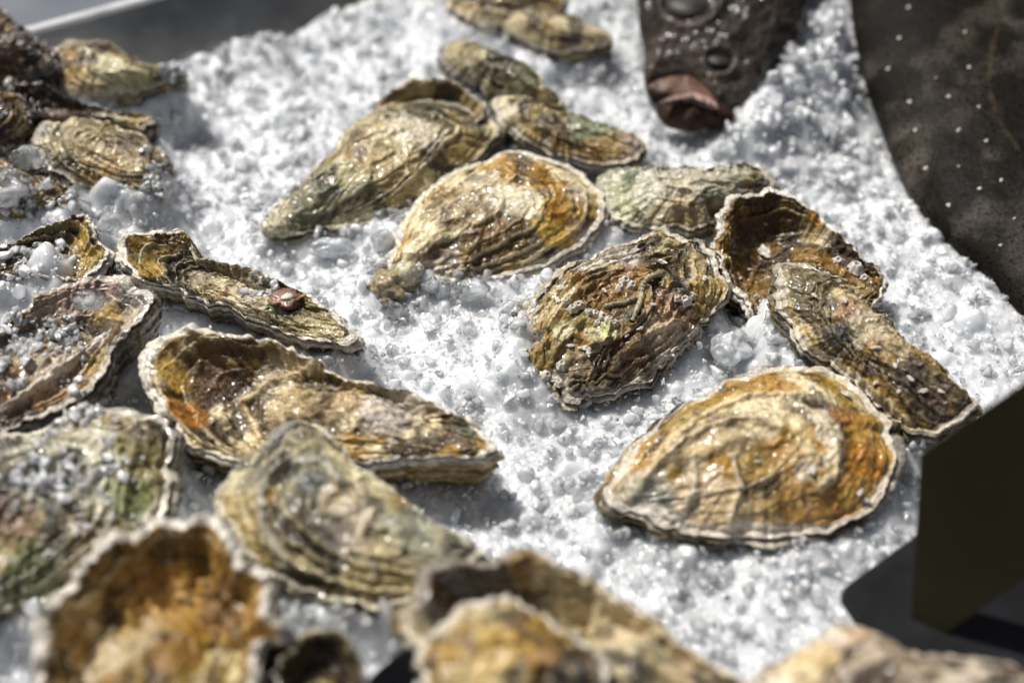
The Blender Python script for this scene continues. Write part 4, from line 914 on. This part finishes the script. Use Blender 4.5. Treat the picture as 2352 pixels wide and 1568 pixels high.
# ------------------------------------------------------------------ crushed ice
def bank():
    W, Hh = 250, 250; B = np.zeros((Hh, W))
    for o in OY.values():
        q = o['allv']; g = np.full((Hh, W), 9.0)
        ix = np.clip(((q[:, 0] + 0.5) / 0.004).astype(int), 0, W - 1); iy = np.clip(((q[:, 1] - 0.1) / 0.004).astype(int), 0, Hh - 1)
        mgn = o['top'][-2000:]
        t = np.zeros((Hh, W)); np.maximum.at(t, (iy, ix), 1.0)
        # margin height near every cell, spread outwards a little
        e = np.zeros((Hh, W)); wgt = np.zeros((Hh, W))
        jx = np.clip(((mgn[:, 0] + 0.5) / 0.004).astype(int), 0, W - 1); jy = np.clip(((mgn[:, 1] - 0.1) / 0.004).astype(int), 0, Hh - 1)
        np.add.at(e, (jy, jx), mgn[:, 2]); np.add.at(wgt, (jy, jx), 1.0)
        for _ in range(14):
            for a in (e, wgt):
                a[1:-1, 1:-1] = (a[1:-1, 1:-1] * 2 + a[:-2, 1:-1] + a[2:, 1:-1] + a[1:-1, :-2] + a[1:-1, 2:]) / 6
        hgt = e / np.maximum(wgt, 1e-9)
        sp = t.copy()
        for _ in range(9):
            sp[1:-1, 1:-1] = (sp[1:-1, 1:-1] * 2 + sp[:-2, 1:-1] + sp[2:, 1:-1] + sp[1:-1, :-2] + sp[1:-1, 2:]) / 6
        a = np.where(wgt > 1e-7, np.clip(hgt * 0.84 - 0.003, 0, o['cap']), 0) * np.clip(sp * 1.5, 0, 1)
        B = np.maximum(B, a)
    return B
BANK = bank()

def build_ice():
    # packed bed: a fine sheet whose surface is the upper envelope of many broken granules
    fx = np.arange(-0.405, 0.406, 0.00056); fy = np.arange(0.275, 0.985, 0.00056)
    ox_ = np.geomspace(0.004, 0.35, 26); u_ = np.concatenate([fx[0] - ox_[::-1], fx, fx[-1] + ox_])
    oy_ = np.geomspace(0.004, 0.13, 16); v_ = np.concatenate([fy[0] - oy_[::-1], fy, fy[-1] + oy_])
    X, Y = np.meshgrid(u_, v_)
    Z = ice_z(X, Y) - 0.0015 + 0.0006 * fbm(P3(X * 300, Y * 300), 2, 33)
    Zf = Z[16:-16, 26:-26].copy()
    rg = np.random.default_rng(11)
    def splat(n, rad, sink, K):
        nonlocal Zf
        h, w = Zf.shape; st = 0.00056
        cx = rg.uniform(0, w, n); cy = rg.uniform(0, h, n); R = rad(rg, n)
        # leave out what no camera near the photograph's could see
        wx = fx[0] + cx * st; wy = fy[0] + cy * st
        px = project(np.column_stack([wx, wy, np.zeros(n)])); m = (px[:, 0] > -130) & (px[:, 0] < 2480) & (px[:, 1] > -130) & (px[:, 1] < 1700)
        cx, cy, R, wx, wy = cx[m], cy[m], R[m], wx[m], wy[m]; n = len(cx)
        zc = ice_z(wx, wy) - 0.0015 + rg.uniform(-1, 0.25, n) * R * sink
        ix = np.round(cx).astype(int); iy = np.round(cy).astype(int); k = np.arange(-K, K + 1)
        th_ = rg.uniform(0, math.pi, n); el = rg.uniform(0.6, 1.0, n)
        for a in range(0, n, 6000):
            sl = slice(a, a + 6000); r_ = R[sl, None, None] / st
            dx = (ix[sl, None, None] + k[None, None, :] - cx[sl, None, None]) / r_; dy = (iy[sl, None, None] + k[None, :, None] - cy[sl, None, None]) / r_
            c, s_ = np.cos(th_[sl])[:, None, None], np.sin(th_[sl])[:, None, None]
            ax = dx * c + dy * s_; ay = (-dx * s_ + dy * c) / el[sl, None, None]
            d2 = ax ** 2 + ay ** 2; nn = d2.shape[0]
            f_ = np.sqrt(np.clip(1 - d2, 0, 1)) * 1.05
            for q in range(5):
                g = rg.normal(0, 0.55, (nn, 2)); o_ = rg.uniform(0.35, 0.9, (nn, 1, 1))
                pl = o_ - g[:, :1, None] * ax - g[:, 1:, None] * ay
                f_ = np.where(pl < f_, pl + 0.12 * (f_ - pl), f_)
            zz = np.where(d2 < 0.98, zc[sl, None, None] + f_ * R[sl, None, None], -1)
            yy = np.broadcast_to(iy[sl, None, None] + k[None, :, None], zz.shape); xx = np.broadcast_to(ix[sl, None, None] + k[None, None, :], zz.shape)
            ok = (zz > -0.5) & (yy >= 0) & (yy < h) & (xx >= 0) & (xx < w)
            np.maximum.at(Zf, (yy[ok], xx[ok]), zz[ok])
    splat(120000, lambda r, n: 0.0010 + 0.0013 * r.random(n) ** 1.6, 0.9, 5)
    splat(9000, lambda r, n: 0.0022 + 0.0030 * r.random(n) ** 2, 1.25, 10)
    splat(1500, lambda r, n: 0.0045 + 0.0045 * r.random(n) ** 2, 1.3, 17)
    XF = X[16:-16, 26:-26]; YF = Y[16:-16, 26:-26]
    Zs = Zf.copy(); Zs[1:-1, 1:-1] = (Zf[1:-1, 1:-1] * 4 + Zf[:-2, 1:-1] + Zf[2:, 1:-1] + Zf[1:-1, :-2] + Zf[1:-1, 2:]) / 8
    def blur(A, k):
        for _ in range(k):
            B_ = A.copy(); B_[1:-1, 1:-1] = (A[1:-1, 1:-1] * 2 + A[:-2, 1:-1] + A[2:, 1:-1] + A[1:-1, :-2] + A[1:-1, 2:]) / 6; A = B_
        return A
    Zm = blur(Zs, 14); dz = Zs - Zm
    Zs = Zm + np.where(dz < 0, -0.0005 * (1 - np.exp(dz / 0.0005)), dz * 0.70)
    Z[16:-16, 26:-26] = Zs
    keep_d = (X - WA[0]) * WN[0] + (Y - WA[1]) * WN[1]
    cut = keep_d < -0.004                                   # end the sheet at the wall face
    X2 = np.where(cut, X + WN[0] * (-0.004 - keep_d), X); Y2 = np.where(cut, Y + WN[1] * (-0.004 - keep_d), Y)
    Z = np.where(cut, -0.02 + 0.0 * Z, Z)
    F = grid_faces(len(v_), len(u_), False)
    F = F[~cut.ravel()[F].all(1)]
    V = np.stack([X2, Y2, Z], -1).reshape(-1, 3)
    bed = mesh_obj('crushed_ice', V, F, M_BED)
    tag(bed, 'bed of white crushed ice filling the tray', 'ice', kind='stuff')
    # granules
    def chips(n, size_fn, place_fn, sub, seed, mat, name, label, amp=0.33):
        rg = np.random.default_rng(seed)
        bv, bf_ = ico(sub)
        K = 24; protos = []
        for k in range(K):
            p = bv * (1 + amp * fbm(bv * 1.5 + k * 5.3, 3, 700 + k))[:, None]
            # a few broken faces
            for q in range(rg.integers(4, 8)):
                d = rg.normal(size=3); d /= np.linalg.norm(d); lim = rg.uniform(0.30, 0.75)
                ex = np.maximum(p @ d - lim, 0); p = p - ex[:, None] * d
            p = p * rg.uniform(0.6, 1.25, 3)
            protos.append(p)
        protos = np.array(protos, np.float32)
        pos = place_fn(rg, n); n = len(pos)
        sz = size_fn(rg, n, pos)
        q = rg.normal(size=(n, 4)); q /= np.linalg.norm(q, axis=1)[:, None]
        w, x, y, z = q.T
        R = np.stack([1 - 2 * (y * y + z * z), 2 * (x * y - z * w), 2 * (x * z + y * w), 2 * (x * y + z * w), 1 - 2 * (x * x + z * z), 2 * (y * z - x * w), 2 * (x * z - y * w), 2 * (y * z + x * w), 1 - 2 * (x * x + y * y)], -1).reshape(n, 3, 3).astype(np.float32)
        pr = protos[rg.integers(0, K, n)]
        V = np.einsum('nij,nkj->nki', R, pr) * sz[:, None, None] + pos[:, None, :]
        F = (bf_[None] + (np.arange(n) * len(bv))[:, None, None]).reshape(-1, 3)
        o = mesh_obj(name, V.reshape(-1, 3), F, mat, smooth=True)
        tag(o, label, 'ice', kind='stuff'); return o
    def in_view(P_, m=60):
        px = project(P_); return (px[:, 0] > -m) & (px[:, 0] < 2352 + m) & (px[:, 1] > -m) & (px[:, 1] < 1568 + m)
    def place_bed(lo, hi):
        def fn(rg, n):
            P_ = np.stack([rg.uniform(-0.42, 0.42, n * 3), rg.uniform(0.27, 0.98, n * 3)], 1)
            d = (P_[:, 0] - WA[0]) * WN[0] + (P_[:, 1] - WA[1]) * WN[1]
            P_ = P_[d > 0.001]
            z = ice_z(P_[:, 0], P_[:, 1]) + rg.uniform(lo, hi, len(P_))
            P_ = np.column_stack([P_, z]); P_ = P_[in_view(P_)]
            return P_[:n]
        return fn
    chips(15000, lambda rg, n, p: (0.0007 + 0.0032 * rg.random(n) ** 3.6).astype(np.float32), place_bed(-0.0006, 0.0018), 2, 2, M_CHIP, 'ice_granules', 'loose clear granules lying on the crushed ice', amp=0.28)
    def place_fish_gap(rg, n):
        pts = [on_z(rg.uniform(1660, 2010), rg.uniform(-30, 420), 0.02) for _ in range(n)]
        P_ = np.array([p for p in pts]); P_[:, 2] = ice_z(P_[:, 0], P_[:, 1]) + rg.uniform(-0.0015, 0.0015, len(P_)); return P_
    chips(190, lambda rg, n, p: (0.0026 + 0.0036 * rg.random(n) ** 1.6).astype(np.float32), place_fish_gap, 3, 8, M_SLUSH, 'ice_chunks', 'coarse clear chunks of ice banked up between the fish head and the big flatfish', amp=0.35)
    # ice strewn over shells
    def place_poly(specs):
        def fn(rg, n):
            out = []
            for key, (x0, y0, x1, y1), cnt, lift in specs:
                o = OY[key]; pts = o['top']; px = o['pix']
                m = np.where((px[:, 0] > x0) & (px[:, 0] < x1) & (px[:, 1] > y0) & (px[:, 1] < y1))[0]
                if len(m) == 0: continue
                cl = fbm(pts[m] * 45, 2, 77)
                pr_ = np.clip(cl + 0.55, 0.02, None); pr_ /= pr_.sum()
                s = rg.choice(m, cnt, p=pr_)
                out.append(pts[s] + np.column_stack([rg.normal(0, 0.0012, cnt), rg.normal(0, 0.0012, cnt), rg.uniform(-0.0006, lift, cnt)]))
            return np.concatenate(out)
        return fn
    chips(1, lambda rg, n, p: (0.0011 + 0.0026 * rg.random(n) ** 2).astype(np.float32),
          place_poly([('I', (-20, 720, 190, 900), 160, 0.002), ('J', (0, 940, 330, 1230), 150, 0.0006), ('R7', (0, 565, 200, 660), 60, 0.003), ('R6', (0, 430, 110, 520), 50, 0.003),
                      ('G', (560, 625, 640, 715), 20, 0.001), ('R4', (330, 330, 385, 470), 40, 0.001), ('R2', (360, 150, 430, 190), 20, 0.001)]),
          2, 3, M_SLUSH, 'ice_scatter', 'loose bits of ice strewn over the shells on the left', amp=0.5)
    # dark specks of debris
    dv, df = ico(1); nD = 170; rg = np.random.default_rng(5)
    P_ = place_bed(0.0006, 0.0018)(rg, nD); nD = len(P_); s_ = 0.0003 + 0.0009 * rg.random(nD) ** 3
    V = (dv[None] * (1 + 0.5 * rg.normal(size=(nD, 1, 3)).clip(-1, 1)) * s_[:, None, None] + P_[:, None, :]).reshape(-1, 3)
    F = (df[None] + (np.arange(nD) * len(dv))[:, None, None]).reshape(-1, 3)
    tag(mesh_obj('debris_specks', V, F, M_DEBRIS, smooth=False), 'tiny dark specks of shell and grit scattered on the ice', 'debris', kind='stuff')
build_ice()

# distinct clear ice lumps one can point at
def clear_lump(x, y, z, sx, sy, sz, seed, rot, label, amp=0.30, mat=None):
    p = on_z(x, y, z); zi = float(ice_z(p[0], p[1]))
    if z < 0.03: p = on_z(x, y, max(z, zi + 0.55 * sz))
    v, f_ = ico(4)
    d = 1 + amp * fbm(v * 1.4 + seed * 3.1, 2, seed) + 0.02 * fbm(v * 9 + seed, 2, seed + 1)
    v = v * d[:, None] * np.array([sx, sy, sz]); c, s = math.cos(rot), math.sin(rot)
    v = v @ np.array([[c, s, 0], [-s, c, 0], [0, 0, 1]])
    o = mesh_obj('ice_lump', v, f_, mat or M_CLEAR); o.location = tuple(p)
    tag(o, label, 'ice lump', 'clear lumps of melting ice')
clear_lump(1084, 665, 0.010, 0.0088, 0.0055, 0.0058, 3, 0.15, 'largest clear ice lump, teardrop shaped, just below the centre oyster')
clear_lump(992, 655, 0.011, 0.0040, 0.0032, 0.0036, 4, 0.4, 'small round clear ice drop beside the hinge of the centre oyster')
clear_lump(1018, 668, 0.010, 0.0042, 0.0036, 0.0044, 5, 1.1, 'faceted clear ice bit between the round drop and the largest ice lump')
clear_lump(905, 712, 0.007, 0.0068, 0.0040, 0.0038, 6, -0.3, 'long glassy ice bit below the hinge of the centre oyster')
clear_lump(1675, 805, 0.008, 0.0088, 0.0085, 0.0085, 7, 0.5, 'rounded milky ice ball right of the barnacle covered oyster', mat=M_CHIP)
clear_lump(760, 570, 0.008, 0.0110, 0.0050, 0.0050, 8, 0.1, 'glassy ice ridge under the edge of the large olive oyster', mat=M_CHIP)
clear_lump(880, 552, 0.010, 0.0060, 0.0050, 0.0070, 9, 0.6, 'jagged ice splinter between the large olive oyster and the centre oyster', mat=M_CHIP)
clear_lump(20, 430, 0.042, 0.0110, 0.0090, 0.0080, 10, 0.2, 'glassy ice lump at the left edge on the wet amber oyster')
clear_lump(70, 360, 0.044, 0.0090, 0.0060, 0.0050, 11, 0.2, 'flat clear ice piece left of the olive oyster with slate rays')
clear_lump(200, 688, 0.050, 0.0085, 0.0050, 0.0040, 12, 0.0, 'clear melting ice drop on the pink grey lip of the left oyster')
clear_lump(260, 500, 0.014, 0.0090, 0.0070, 0.0065, 13, 0.8, 'rough clear ice lump under the olive oyster with slate rays')
